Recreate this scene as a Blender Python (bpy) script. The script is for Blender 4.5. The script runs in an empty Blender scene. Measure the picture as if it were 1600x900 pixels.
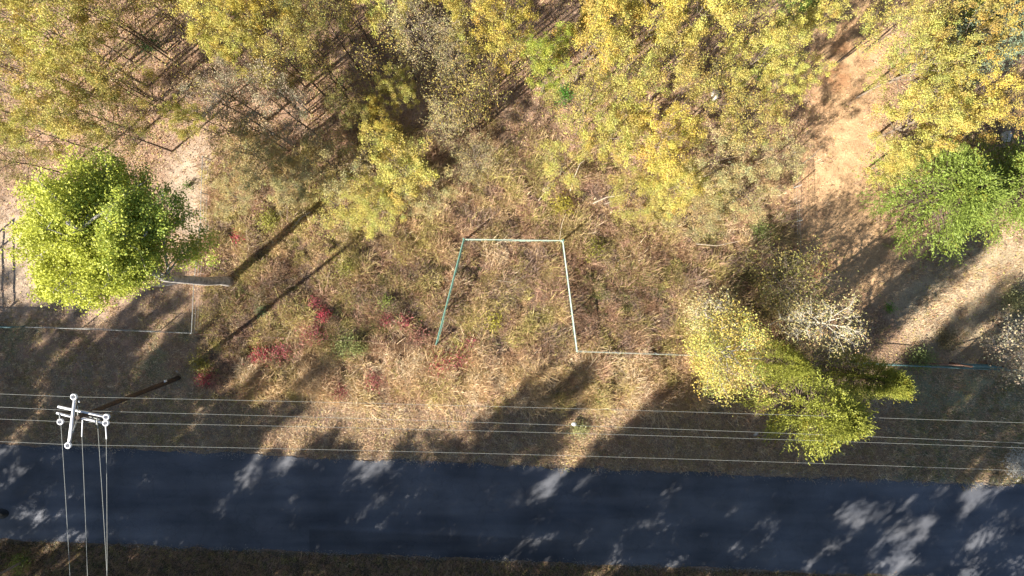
import bpy, math, random
import numpy as np
from mathutils import Vector

SC = bpy.context.scene
COL = SC.collection
R = math.radians

# ------------------------------------------------------------------ camera, sky, sun, exposure
CAM_H = 46.0
MPP = 69.0 / 1600.0                      # metres of ground per photo pixel
cam = bpy.data.cameras.new('camera'); cam.lens = 24.0; cam.sensor_width = 36.0
cam.clip_start = 0.5; cam.clip_end = 2000
cam_o = bpy.data.objects.new('camera', cam); COL.objects.link(cam_o)
cam_o.location = (0, 0, CAM_H); cam_o.rotation_euler = (0, 0, 0)
SC.camera = cam_o

SUN_EL = R(33.0)
SUN_DIR = Vector((-0.768 * math.cos(SUN_EL), -0.640 * math.cos(SUN_EL), math.sin(SUN_EL))).normalized()
world = bpy.data.worlds.new('World'); SC.world = world; world.use_nodes = True
wn = world.node_tree; wn.nodes.clear()
sky = wn.nodes.new('ShaderNodeTexSky'); sky.sky_type = 'NISHITA'; sky.sun_disc = False
sky.sun_elevation = SUN_EL; sky.sun_rotation = math.atan2(SUN_DIR.x, SUN_DIR.y)
sky.dust_density = 0.5
bg = wn.nodes.new('ShaderNodeBackground'); bg.inputs[1].default_value = 0.05
wo = wn.nodes.new('ShaderNodeOutputWorld')
wn.links.new(sky.outputs[0], bg.inputs[0]); wn.links.new(bg.outputs[0], wo.inputs[0])
sun = bpy.data.lights.new('sun', 'SUN'); sun.energy = 5.0; sun.angle = R(0.7); sun.color = (1.0, 0.93, 0.82)
sun_o = bpy.data.objects.new('sun', sun); COL.objects.link(sun_o)
sun_o.rotation_euler = SUN_DIR.to_track_quat('Z', 'Y').to_euler(); sun_o.location = (-60, -60, 60)
SC.view_settings.view_transform = 'Standard'; SC.view_settings.look = 'None'
SC.view_settings.gamma = 1.0; SC.view_settings.use_curve_mapping = False
SC.view_settings.exposure = 1.83
SC.render.engine = 'CYCLES'
SC.cycles.max_bounces = 5; SC.cycles.diffuse_bounces = 3; SC.cycles.transmission_bounces = 3
SC.cycles.glossy_bounces = 1; SC.cycles.transparent_max_bounces = 4
SC.cycles.use_denoising = True

# ------------------------------------------------------------------ pixel <-> world
def P(px, py, z=0.0):
    s = MPP * (CAM_H - z) / CAM_H
    return ((px - 800) * s, (450 - py) * s)
def SH(px, py, z):
    """ground point (photo pixels) whose thing at height z throws its shadow on photo pixel px,py"""
    L = z / math.tan(SUN_EL) / MPP
    return px - 0.768 * L, py + 0.640 * L

# ------------------------------------------------------------------ noise
def _hash(ix, iy, seed):
    h = (ix.astype(np.int64) * 374761393 + iy.astype(np.int64) * 668265263 + seed * 1442695041) & 0xFFFFFFFF
    h = ((h ^ (h >> 13)) * 1274126177) & 0xFFFFFFFF
    return ((h ^ (h >> 16)) & 0xFFFF) / 65535.0
def vnoise(x, y, seed=0):
    x = np.asarray(x, float); y = np.asarray(y, float)
    ix = np.floor(x); iy = np.floor(y); fx = x - ix; fy = y - iy
    fx = fx * fx * (3 - 2 * fx); fy = fy * fy * (3 - 2 * fy)
    a = _hash(ix, iy, seed); b = _hash(ix + 1, iy, seed); c = _hash(ix, iy + 1, seed); d = _hash(ix + 1, iy + 1, seed)
    return (a * (1 - fx) + b * fx) * (1 - fy) + (c * (1 - fx) + d * fx) * fy
def fbm(x, y, seed=0, o=4):
    t = 0; a = 1; n = 0
    for i in range(o):
        t = t + a * vnoise(x * 2 ** i, y * 2 ** i, seed + i * 17); n += a; a *= 0.5
    return t / n
def sst(a, b, v):
    t = np.clip((v - a) / (b - a), 0, 1); return t * t * (3 - 2 * t)
def blob(px, py, cx, cy, rx, ry, rot=0.0):
    dx = px - cx; dy = py - cy; c, s = math.cos(rot), math.sin(rot)
    u = (dx * c + dy * s) / rx; v = (-dx * s + dy * c) / ry
    return np.exp(-(u * u + v * v))
def to_px(x, y): return x / MPP + 800, 450 - y / MPP
def road_top(px): return 694 + 0.0405 * px
def road_bot(px): return 843 + 0.0405 * px

# ------------------------------------------------------------------ regions, in photo pixels of the ground
def regions(px, py):
    n = (fbm(px / 40.0, py / 40.0, 5) - 0.5)
    n2 = (fbm(px / 15.0, py / 15.0, 9) - 0.5)
    road = sst(-3, 3, py - road_top(px)) * sst(-3, 3, road_bot(px) - py)
    south = sst(-2, 4, py - road_bot(px))
    # tall rough grass between the forest and the verge
    up = 235 + 110 * n + 40 * np.sin(px / 130.0)
    lo = 618 + 0.02 * px + 40 * n2 - 50 * sst(1130, 1250, px) - 14*sst(430,300,px)
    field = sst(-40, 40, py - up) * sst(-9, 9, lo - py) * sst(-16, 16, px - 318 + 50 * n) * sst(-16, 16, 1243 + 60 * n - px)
    # dirt track on the right, widening to the clearing
    cx = 1318 + 15 * np.sin(py / 80.0) + 25 * sst(250, 480, py)
    track = np.exp(-((px - cx - 25 * n) / (62 + 45 * sst(180, 420, py))) ** 4) * sst(520, 440, py)
    clear = np.maximum(blob(px, py, 1500, 480, 130, 75), blob(px, py, 1560, 420, 90, 60))
    clear = np.clip(clear * 1.5, 0, 1) * sst(1380, 1430, px + 40 * n)
    lclear = np.clip(1.6 * np.maximum(blob(px, py, 300, 300, 42, 80), 0.9 * blob(px, py, 60, 400, 160, 90)), 0, 1)
    forest = sst(30, -30, py - up) * (1 - track)
    return dict(road=road, south=south, field=field, track=track, clear=clear, lclear=lclear, forest=forest, n=n, n2=n2)

def ground_z(x, y):
    px, py = to_px(x, y)
    flat = sst(-60, 60, road_top(px) - 20 - py)
    far = sst(900, 1100, py)
    return -0.03 + flat * (0.35 * (fbm(x / 7.0, y / 7.0, 3, 3) - 0.5) + 0.10 * (fbm(x / 1.2, y / 1.2, 4, 2) - 0.5)) \
        + far * 0.3 * (fbm(x / 9.0, y / 9.0, 6, 2) - 0.4)

def mixc(c, col, m):
    return c * (1 - m[:, None]) + np.array(col)[None, :] * m[:, None]
def ground_color(px, py):
    r = regions(px, py)
    N = len(px)
    c = np.tile(np.array([.27, .175, .120]), (N, 1))
    c = mixc(c, (.34, .235, .165), sst(-.1, .25, r['n']))
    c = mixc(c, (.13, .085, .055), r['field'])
    verge = sst(-30, 30, py - 560) * (1 - r['field']) * (1 - r['road'])
    c = mixc(c, (.235, .18, .12), verge)
    c = mixc(c, (.42, .27, .15), r['track'])
    og = np.clip(blob(px, py, 1312, 105, 36, 60, 0.3) + blob(px, py, 1275, 420, 30, 60) + .7 * blob(px, py, 1240, 240, 25, 60) + .6 * blob(px, py, 1370, 500, 20, 20), 0, 1)
    og = og * sst(-.12, .1, r['n2'])
    c = mixc(c, (.33, .17, .085), np.clip(og, 0, 1))
    c = mixc(c, (.34, .27, .175), r['clear'])
    c = mixc(c, (.35, .27, .20), r['lclear'])
    lg = sst(330, 290, px) * sst(490, 520, py) * sst(620, 590, py)
    c = mixc(c, (.20, .18, .10), lg * sst(-.05, .15, r['n']))
    c = mixc(c, (.34, .20, .14), .8*lg * sst(.1, .2, r['n2']))
    rg = sst(1380, 1420, px) * sst(560, 600, py) * (1 - r['road'])
    c = mixc(c, (.18, .19, .11), .8 * rg)
    c = mixc(c, (.09, .075, .05), r['south'])
    c = c * (0.86 + 0.28 * fbm(px / 6.0, py / 6.0, 31, 3))[:, None]
    return np.clip(c, 0, 1)

# ------------------------------------------------------------------ object helpers
def mesh_from(verts, faces, n=4, cols=None, smooth=False):
    """verts (V,3) array, faces (F,n) int array, cols (V,3) optional"""
    me = bpy.data.meshes.new('m')
    verts = np.asarray(verts, np.float32); faces = np.asarray(faces, np.int32)
    F = len(faces)
    me.vertices.add(len(verts)); me.vertices.foreach_set('co', verts.ravel())
    me.loops.add(F * n); me.loops.foreach_set('vertex_index', faces.ravel())
    me.polygons.add(F); me.polygons.foreach_set('loop_start', np.arange(F, dtype=np.int32) * n)
    if smooth: me.polygons.foreach_set('use_smooth', np.ones(F, bool))
    if cols is not None:
        a = me.color_attributes.new('tint', 'FLOAT_COLOR', 'POINT')
        c4 = np.ones((len(verts), 4), np.float32); c4[:, :3] = cols
        a.data.foreach_set('color', c4.ravel())
    me.update(calc_edges=True); me.validate(verbose=False)
    return me
def add(name, me, mat, parent=None, **tags):
    me.name = name
    o = bpy.data.objects.new(name, me); COL.objects.link(o)
    if mat is not None and not me.materials: me.materials.append(mat)
    if parent is not None: o.parent = parent
    for k, v in tags.items(): o[k] = v
    return o
def thing(name, label, cat, loc=(0, 0, 0), group=None, rz=0.0):
    o = bpy.data.objects.new(name, None); COL.objects.link(o)
    o.empty_display_size = 0.3
    o.location = loc; o.rotation_euler = (0, 0, rz); o['label'] = label; o['category'] = cat
    if group: o['group'] = group
    return o

class MB:
    """collects quads"""
    def __init__(s): s.v = []; s.f = []; s.n = 0
    def put(s, v, f):
        v = np.asarray(v, float); f = np.asarray(f, int)
        s.v.append(v); s.f.append(f + s.n); s.n += len(v); return s
    def tube(s, pts, rad, k=6, cap=True):
        pts = np.asarray(pts, float); m = len(pts)
        rad = np.broadcast_to(np.asarray(rad, float), (m,))
        t = np.gradient(pts, axis=0); t /= np.linalg.norm(t, axis=1)[:, None] + 1e-9
        ref = np.array([0, 0, 1.0]) if abs(t[0][2]) < 0.8 else np.array([1.0, 0, 0])
        a = np.cross(t, ref); a /= np.linalg.norm(a, axis=1)[:, None] + 1e-9
        b = np.cross(t, a)
        th = np.arange(k) * 2 * math.pi / k
        v = pts[:, None, :] + rad[:, None, None] * (np.cos(th)[None, :, None] * a[:, None, :] + np.sin(th)[None, :, None] * b[:, None, :])
        v = v.reshape(-1, 3)
        i = np.arange(m - 1)[:, None] * k; j = np.arange(k)[None, :]; j2 = (j + 1) % k
        f = np.stack([i + j, i + j2, i + k + j2, i + k + j], -1).reshape(-1, 4)
        s.put(v, f)
        if cap:
            for base, c in ((0, pts[0]), ((m - 1) * k, pts[-1])):
                ring = v[base:base + k]
                vv = np.vstack([ring, c[None]])
                ff = [[q, (q + 1) % k, k, k] for q in range(k)]
                # caps as thin quads: use pairs of ring edges
                ff = [[q, (q + 1) % k, (q + 2) % k, k] for q in range(0, k, 2)]
                s.put(vv, ff)
        return s
    def bar(s, a, b, w, h=None):
        """square bar between two points"""
        h = h or w
        a = np.array(a, float); b = np.array(b, float); d = b - a; d /= np.linalg.norm(d)
        ref = np.array([0, 0, 1.0]) if abs(d[2]) < 0.9 else np.array([0, 1.0, 0])
        u = np.cross(d, ref); u /= np.linalg.norm(u); q = np.cross(u, d)
        v = []
        for e in (a, b):
            for su, sq in ((-1, -1), (1, -1), (1, 1), (-1, 1)): v.append(e + u * su * w / 2 + q * sq * h / 2)
        s.put(v, [[0, 1, 2, 3], [7, 6, 5, 4], [0, 4, 5, 1], [1, 5, 6, 2], [2, 6, 7, 3], [3, 7, 4, 0]])
        return s
    def torus(s, c, axis, R0, r0, n=14, k=6):
        th = np.linspace(0, 2 * math.pi, n + 1)
        axis = np.array(axis, float); axis /= np.linalg.norm(axis)
        ref = np.array([0, 0, 1.0]) if abs(axis[2]) < .8 else np.array([1.0, 0, 0])
        a = np.cross(axis, ref); a /= np.linalg.norm(a); b = np.cross(axis, a)
        pts = np.array(c)[None] + R0 * (np.cos(th)[:, None] * a + np.sin(th)[:, None] * b)
        return s.tube(pts, r0, k, cap=False)
    def mesh(s, smooth=False): return mesh_from(np.vstack(s.v), np.vstack(s.f), smooth=smooth)

# ------------------------------------------------------------------ materials
def new_mat(name):
    m = bpy.data.materials.new(name); m.use_nodes = True
    nt = m.node_tree; b = nt.nodes['Principled BSDF']
    b.inputs['Specular IOR Level'].default_value = 0.3
    return m, nt, b
def N(nt, t, **kw):
    n = nt.nodes.new(t)
    for k, v in kw.items(): setattr(n, k, v)
    return n
def simple(name, col, rough=0.7, metal=0.0, nscale=8.0, namt=0.25, bump=0.0):
    m, nt, b = new_mat(name)
    tc = N(nt, 'ShaderNodeTexCoord'); no = N(nt, 'ShaderNodeTexNoise'); no.inputs['Scale'].default_value = nscale
    no.inputs['Detail'].default_value = 5
    nt.links.new(tc.outputs['Object'], no.inputs['Vector'])
    mr = N(nt, 'ShaderNodeMapRange'); mr.inputs[3].default_value = 1 - namt; mr.inputs[4].default_value = 1 + namt
    mr.inputs[1].default_value = .3; mr.inputs[2].default_value = .7
    nt.links.new(no.outputs[0], mr.inputs[0])
    mx = N(nt, 'ShaderNodeVectorMath', operation='SCALE'); mx.inputs[0].default_value = col
    nt.links.new(mr.outputs[0], mx.inputs['Scale']); nt.links.new(mx.outputs[0], b.inputs['Base Color'])
    b.inputs['Roughness'].default_value = rough; b.inputs['Metallic'].default_value = metal
    if bump:
        bp = N(nt, 'ShaderNodeBump'); bp.inputs['Distance'].default_value = bump
        nt.links.new(no.outputs[0], bp.inputs['Height']); nt.links.new(bp.outputs[0], b.inputs['Normal'])
    return m
def leaf_mat(name, use_obj=True, transl=0.35, rough=0.55):
    m, nt, b = new_mat(name)
    at = N(nt, 'ShaderNodeAttribute', attribute_name='tint')
    src = at.outputs['Color']
    if use_obj:
        oi = N(nt, 'ShaderNodeObjectInfo')
        mx = N(nt, 'ShaderNodeVectorMath', operation='MULTIPLY')
        nt.links.new(at.outputs['Color'], mx.inputs[0]); nt.links.new(oi.outputs['Color'], mx.inputs[1])
        src = mx.outputs[0]
    nt.links.new(src, b.inputs['Base Color']); b.inputs['Roughness'].default_value = rough
    if transl > 0:
        tr = N(nt, 'ShaderNodeBsdfTranslucent'); nt.links.new(src, tr.inputs['Color'])
        ms = N(nt, 'ShaderNodeMixShader'); ms.inputs[0].default_value = transl
        out = nt.nodes['Material Output']
        nt.links.new(b.outputs[0], ms.inputs[1]); nt.links.new(tr.outputs[0], ms.inputs[2])
        nt.links.new(ms.outputs[0], out.inputs['Surface'])
    return m
M_LEAF = leaf_mat('foliage')
M_CEDAR = leaf_mat('conifer_foliage', transl=0.2)
M_GRASS = leaf_mat('dry_grass', use_obj=False, transl=0.25, rough=0.7)
M_LITTER = leaf_mat('leaf_litter', use_obj=False, transl=0.0, rough=0.8)
M_BARK = simple('bark', (.19, .15, .115), .9, nscale=14, namt=.35, bump=.02)
M_BARK_PALE = simple('pale_bark', (.30, .275, .25), .85, nscale=3.5, namt=.55, bump=.06)
M_BARK_DARK = simple('dark_bark', (.11, .08, .06), .9, nscale=12, namt=.35, bump=.02)
M_POLE = simple('creosoted_wood', (.055, .038, .028), .85, nscale=6, namt=.4, bump=.01)
M_ARM = simple('galvanised_steel', (.66, .66, .69), .6, 0, nscale=5, namt=.12)
M_INS = simple('polymer_insulator', (.72, .72, .74), .35, nscale=5, namt=.08)
M_INS_DARK = simple('insulator_core', (.05, .055, .075), .4)
M_WIRE = simple('aluminium_wire', (.27, .28, .26), .6, 0, namt=.1)
M_GREEN = simple('green_coated_steel', (.10, .19, .15), .45, nscale=5, namt=.2)
M_TEAL = simple('teal_coated_steel', (.09, .17, .17), .45, nscale=5, namt=.2)
M_GALV = simple('weathered_galvanised', (.27, .28, .27), .5, .2, nscale=6, namt=.2)
M_WHITEGREEN = simple('faded_green_paint', (.34, .40, .33), .5, nscale=9, namt=.2)
M_RUST = simple('rusty_pipe', (.12, .07, .05), .8, nscale=9, namt=.4)
M_STONE = simple('pale_stone', (.50, .46, .41), .9, nscale=4, namt=.25, bump=.03)
M_LIME = simple('limestone', (.70, .68, .63), .9, nscale=5, namt=.2, bump=.05)
M_WHITE = simple('white_plastic', (.8, .8, .8), .4, namt=.05)
M_TAR = simple('black_tar', (.012, .012, .014), .5)
M_DEAD = simple('bleached_wood', (.36, .30, .23), .85, nscale=10, namt=.25)

def ground_material():
    m, nt, b = new_mat('soil_and_litter')
    at = N(nt, 'ShaderNodeAttribute', attribute_name='tint'); tc = N(nt, 'ShaderNodeTexCoord')
    n1 = N(nt, 'ShaderNodeTexNoise'); n1.inputs['Scale'].default_value = 9; n1.inputs['Detail'].default_value = 8; n1.inputs['Roughness'].default_value = .75
    n2 = N(nt, 'ShaderNodeTexNoise'); n2.inputs['Scale'].default_value = 1.3; n2.inputs['Detail'].default_value = 5
    for n in (n1, n2): nt.links.new(tc.outputs['Object'], n.inputs['Vector'])
    r1 = N(nt, 'ShaderNodeMapRange'); r1.inputs[1].default_value = .3; r1.inputs[2].default_value = .7; r1.inputs[3].default_value = .62; r1.inputs[4].default_value = 1.38
    r2 = N(nt, 'ShaderNodeMapRange'); r2.inputs[1].default_value = .3; r2.inputs[2].default_value = .7; r2.inputs[3].default_value = .8; r2.inputs[4].default_value = 1.18
    nt.links.new(n1.outputs[0], r1.inputs[0]); nt.links.new(n2.outputs[0], r2.inputs[0])
    mm = N(nt, 'ShaderNodeMath', operation='MULTIPLY'); nt.links.new(r1.outputs[0], mm.inputs[0]); nt.links.new(r2.outputs[0], mm.inputs[1])
    sc = N(nt, 'ShaderNodeVectorMath', operation='SCALE'); nt.links.new(at.outputs['Color'], sc.inputs[0]); nt.links.new(mm.outputs[0], sc.inputs['Scale'])
    nt.links.new(sc.outputs[0], b.inputs['Base Color']); b.inputs['Roughness'].default_value = .95; b.inputs['Specular IOR Level'].default_value = .1
    bp = N(nt, 'ShaderNodeBump'); bp.inputs['Distance'].default_value = .06; bp.inputs['Strength'].default_value = .8
    nt.links.new(n1.outputs[0], bp.inputs['Height']); nt.links.new(bp.outputs[0], b.inputs['Normal'])
    return m
def road_material():
    m, nt, b = new_mat('worn_asphalt')
    tc = N(nt, 'ShaderNodeTexCoord')
    mp = N(nt, 'ShaderNodeMapping'); nt.links.new(tc.outputs['Object'], mp.inputs[0]); mp.inputs['Scale'].default_value = (.10, .8, 1)
    n1 = N(nt, 'ShaderNodeTexNoise'); n1.inputs['Scale'].default_value = 1.0; n1.inputs['Detail'].default_value = 6
    nt.links.new(mp.outputs[0], n1.inputs['Vector'])
    n2 = N(nt, 'ShaderNodeTexNoise'); n2.inputs['Scale'].default_value = 30; n2.inputs['Detail'].default_value = 6; n2.inputs['Roughness'].default_value = .8
    n3 = N(nt, 'ShaderNodeTexNoise'); n3.inputs['Scale'].default_value = .35; n3.inputs['Detail'].default_value = 6
    for n in (n2, n3): nt.links.new(tc.outputs['Object'], n.inputs['Vector'])
    cr = N(nt, 'ShaderNodeValToRGB'); cr.color_ramp.elements[0].color = (.054, .060, .075, 1); cr.color_ramp.elements[1].color = (.112, .115, .128, 1)
    cr.color_ramp.elements[0].position = .3; cr.color_ramp.elements[1].position = .72
    nt.links.new(n1.outputs[0], cr.inputs[0])
    r2 = N(nt, 'ShaderNodeMapRange'); r2.inputs[1].default_value = .25; r2.inputs[2].default_value = .75; r2.inputs[3].default_value = .6; r2.inputs[4].default_value = 1.4
    nt.links.new(n2.outputs[0], r2.inputs[0])
    r3 = N(nt, 'ShaderNodeMapRange'); r3.inputs[1].default_value = .3; r3.inputs[2].default_value = .7; r3.inputs[3].default_value = .72; r3.inputs[4].default_value = 1.3
    nt.links.new(n3.outputs[0], r3.inputs[0])
    # paler worn patch towards the west end of the road's south side
    mm = N(nt, 'ShaderNodeMath', operation='MULTIPLY'); nt.links.new(r2.outputs[0], mm.inputs[0]); nt.links.new(r3.outputs[0], mm.inputs[1])
    # older paler surface in the west, a dark repair sheet in the middle of the south lane, fine cracks
    sep = N(nt, 'ShaderNodeSeparateXYZ'); nt.links.new(tc.outputs['Object'], sep.inputs[0])
    def lin(sock, a, b_, c, d):
        q = N(nt, 'ShaderNodeMapRange'); q.inputs[1].default_value = a; q.inputs[2].default_value = b_; q.inputs[3].default_value = c; q.inputs[4].default_value = d
        nt.links.new(sock, q.inputs[0]); return q.outputs[0]
    def mul(a, b_):
        q = N(nt, 'ShaderNodeMath', operation='MULTIPLY')
        for k_, v_ in enumerate((a, b_)):
            if isinstance(v_, float): q.inputs[k_].default_value = v_
            else: nt.links.new(v_, q.inputs[k_])
        return q.outputs[0]
    sk = N(nt, 'ShaderNodeMath', operation='MULTIPLY_ADD'); nt.links.new(sep.outputs[0], sk.inputs[0]); sk.inputs[1].default_value = .0405; nt.links.new(sep.outputs[1], sk.inputs[2])
    west = lin(sep.outputs[0], -33.0, -22.0, 1.0, 0.0); southl = lin(sk.outputs[0], -16.6, -14.2, 1.0, 0.0)
    pale = mul(mul(west, southl), 0.75)
    one = N(nt, 'ShaderNodeMath', operation='ADD'); one.inputs[0].default_value = 1.0; nt.links.new(pale, one.inputs[1])
    x0_ = lin(sep.outputs[0], -13.7, -13.6, 0.0, 1.0); x1_ = lin(sep.outputs[0], 3.0, 3.6, 1.0, 0.0); y0_ = lin(sk.outputs[0], -16.9, -16.7, 1.0, 0.0)
    rp_ = N(nt, 'ShaderNodeMath', operation='MULTIPLY_ADD'); nt.links.new(mul(mul(x0_, x1_), y0_), rp_.inputs[0]); rp_.inputs[1].default_value = -.3; rp_.inputs[2].default_value = 1.0
    vo = N(nt, 'ShaderNodeTexVoronoi', feature='DISTANCE_TO_EDGE'); vo.inputs['Scale'].default_value = .55
    dn = N(nt, 'ShaderNodeTexNoise'); dn.inputs['Scale'].default_value = 1.6; dn.inputs['Detail'].default_value = 6; nt.links.new(tc.outputs['Object'], dn.inputs['Vector'])
    va = N(nt, 'ShaderNodeVectorMath', operation='ADD'); nt.links.new(tc.outputs['Object'], va.inputs[0]); nt.links.new(dn.outputs['Color'], va.inputs[1]); nt.links.new(va.outputs[0], vo.inputs['Vector'])
    crk = lin(vo.outputs['Distance'], .0, .02, .84, 1.0)
    tot = mul(mul(mul(mm.outputs[0], one.outputs[0]), rp_.outputs[0]), crk)
    mm = tot.node
    sc = N(nt, 'ShaderNodeVectorMath', operation='SCALE'); nt.links.new(cr.outputs[0], sc.inputs[0]); nt.links.new(mm.outputs[0], sc.inputs['Scale'])
    nt.links.new(sc.outputs[0], b.inputs['Base Color']); b.inputs['Roughness'].default_value = .85
    bp = N(nt, 'ShaderNodeBump'); bp.inputs['Distance'].default_value = .01
    nt.links.new(n2.outputs[0], bp.inputs['Height']); nt.links.new(bp.outputs[0], b.inputs['Normal'])
    return m
M_GROUND = ground_material(); M_ROAD = road_material()

# ------------------------------------------------------------------ ground and road
def build_ground():
    def axis(lo, hi, step, far):
        core = np.arange(lo, hi + 1e-6, step)
        out = [hi + 1.5 * (1.35 ** k) for k in range(1, 20)]; out = [v for v in out if v < far] + [far]
        inn = [lo - 1.5 * (1.35 ** k) for k in range(1, 20)]; inn = [v for v in inn if v > -far] + [-far]
        return np.array(sorted(inn) + list(core) + out)
    xs = axis(-40, 40, .2, 600); ys = axis(-28, 26, .2, 600)
    X, Y = np.meshgrid(xs, ys); x = X.ravel(); y = Y.ravel()
    px, py = to_px(x, y)
    v = np.stack([x, y, ground_z(x, y)], 1)
    nx, ny = len(xs), len(ys)
    i = np.arange(ny - 1)[:, None] * nx + np.arange(nx - 1)[None, :]
    f = np.stack([i, i + 1, i + nx + 1, i + nx], -1).reshape(-1, 4)
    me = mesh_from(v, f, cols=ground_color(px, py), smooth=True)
    add('ground', me, M_GROUND, kind='structure')
build_ground()

def build_road():
    pxs = np.concatenate([np.linspace(-7000, -200, 60), np.arange(-190, 1800, 3.0), np.linspace(1810, 8000, 60)])
    n1 = (fbm(pxs / 26.0, pxs * 0 + 3.1, 50, 6) - .5) * 14; n2 = (fbm(pxs / 22.0, pxs * 0 + 8.1, 51, 6) - .5) * 9
    t = road_top(pxs) + n1; b = road_bot(pxs) + n2
    rows = []
    for k in range(9):
        w = k / 8.0
        py = t * (1 - w) + b * w
        rows.append(np.stack([(pxs - 800) * MPP, (450 - py) * MPP, 0.02 + 0.05 * np.sin(w * math.pi) + 0 * pxs], 1))
    v = np.vstack(rows); n = len(pxs)
    i = np.arange(8)[:, None] * n + np.arange(n - 1)[None, :]
    f = np.stack([i + n, i + n + 1, i + 1, i], -1).reshape(-1, 4)
    add('road', mesh_from(v, f, smooth=True), M_ROAD, kind='structure')
build_road()

# ------------------------------------------------------------------ blades (grass) and leaves
def unit(v): return v / (np.linalg.norm(v, axis=-1, keepdims=True) + 1e-9)
def blades(base, az, lean, length, width, col, tipcol=1.15):
    """bent blades; lean 0 upright, 1 flat"""
    n = len(base)
    d = np.stack([np.cos(az), np.sin(az), np.zeros(n)], 1)
    side = np.stack([-np.sin(az), np.cos(az), np.zeros(n)], 1)
    up = np.array([0, 0, 1.0])
    a1 = lean * 0.9; a2 = np.minimum(lean * 1.75, 1.75)
    m = base + (d * np.sin(a1)[:, None] + up * np.cos(a1)[:, None]) * (length * .5)[:, None]
    t = m + (d * np.sin(a2)[:, None] + up * np.cos(a2)[:, None]) * (length * .5)[:, None]
    w = side * (width * .5)[:, None]
    v = np.stack([base - w, base + w, m - w * .8, m + w * .8, t - w * .25, t + w * .25], 1).reshape(-1, 3)
    k = np.arange(n)[:, None] * 6
    f = np.concatenate([k + np.array([[0, 1, 3, 2]]), k + np.array([[2, 3, 5, 4]])], 0)
    c = np.repeat(col, 6, axis=0).reshape(n, 6, 3)
    return v, f, c.reshape(-1, 3)
def quads(cen, nrm, L, W, col, rng, axis=None):
    n = len(cen)
    r = unit(rng.normal(size=(n, 3))) if axis is None else axis
    a = unit(np.cross(nrm, r)) if axis is None else unit(axis)
    b = unit(np.cross(nrm, a))
    a = a * (L * .5)[:, None]; b = b * (W * .5)[:, None]
    v = np.stack([cen - a, cen + b - a * .15, cen + a, cen - b - a * .15], 1).reshape(-1, 3)
    f = np.arange(n * 4).reshape(n, 4)
    return v, f, np.repeat(col, 4, axis=0)

PAL = np.array([[.46, .34, .20], [.34, .235, .145], [.24, .15, .095], [.36, .235, .17], [.33, .27, .12], [.245, .21, .08],
                [.385, .34, .125], [.125, .135, .045], [.52, .43, .30], [.22, .16, .13]])
PAL = np.clip(PAL * np.array([1.37, 1.33, 1.27]), 0, .75)
#        0 straw  1 tan  2 brown 3 pinkbrown 4 oliveStraw 5 olive 6 yellowgreen 7 green 8 pale 9 greybrown
def pick(rng, W):
    """W (N,K) weights -> index"""
    c = np.cumsum(W, 1); c /= c[:, -1:]
    return (rng.random((len(W), 1)) > c).sum(1)

def grass_object(name, label_kind, mask, dens, box, seed, hfun, wfun, nb=12, spread=.14, width=.028, flop=(.5, 1.1), chaos=1.3):
    rng = np.random.default_rng(seed)
    x0, x1, y0, y1 = box                                   # photo pixels
    area = (x1 - x0) * (y1 - y0) * MPP * MPP
    n = int(area * dens)
    px = rng.uniform(x0, x1, n); py = rng.uniform(y0, y1, n)
    m = mask(px, py); keep = rng.random(n) < m; px = px[keep]; py = py[keep]; n = len(px)
    x = (px - 800) * MPP; y = (450 - py) * MPP; z = ground_z(x, y) - .02
    h = hfun(px, py) * rng.uniform(.6, 1.3, n)
    W = wfun(px, py); ci = pick(rng, W); col = PAL[ci] * rng.uniform(.75, 1.2, (n, 1))
    # common wind / flop direction per neighbourhood
    dom = 2 * math.pi * 2.0 * fbm(x / 2.2, y / 2.2, seed + 7, 2) + rng.normal(0, .5, n)
    B = np.stack([x, y, z], 1)
    base = np.repeat(B, nb, 0); N_ = len(base)
    off = rng.normal(0, spread, (N_, 2)) * np.repeat(np.clip(h, .2, 1.2), nb)[:, None]
    base[:, :2] += off
    az = np.repeat(dom, nb) + rng.normal(0, chaos, N_)
    L = np.repeat(h, nb) * rng.uniform(.4, 1.25, N_)
    lean = rng.uniform(flop[0], flop[1], N_)
    c = np.repeat(col, nb, 0) * rng.uniform(.78, 1.25, (N_, 1))
    v, f, cc = blades(base, az, lean, L, width * rng.uniform(.6, 1.4, N_), c)
    o = add(name, mesh_from(v, f, cols=cc), M_GRASS, kind='stuff')
    print(name, N_, 'blades'); return o

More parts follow.
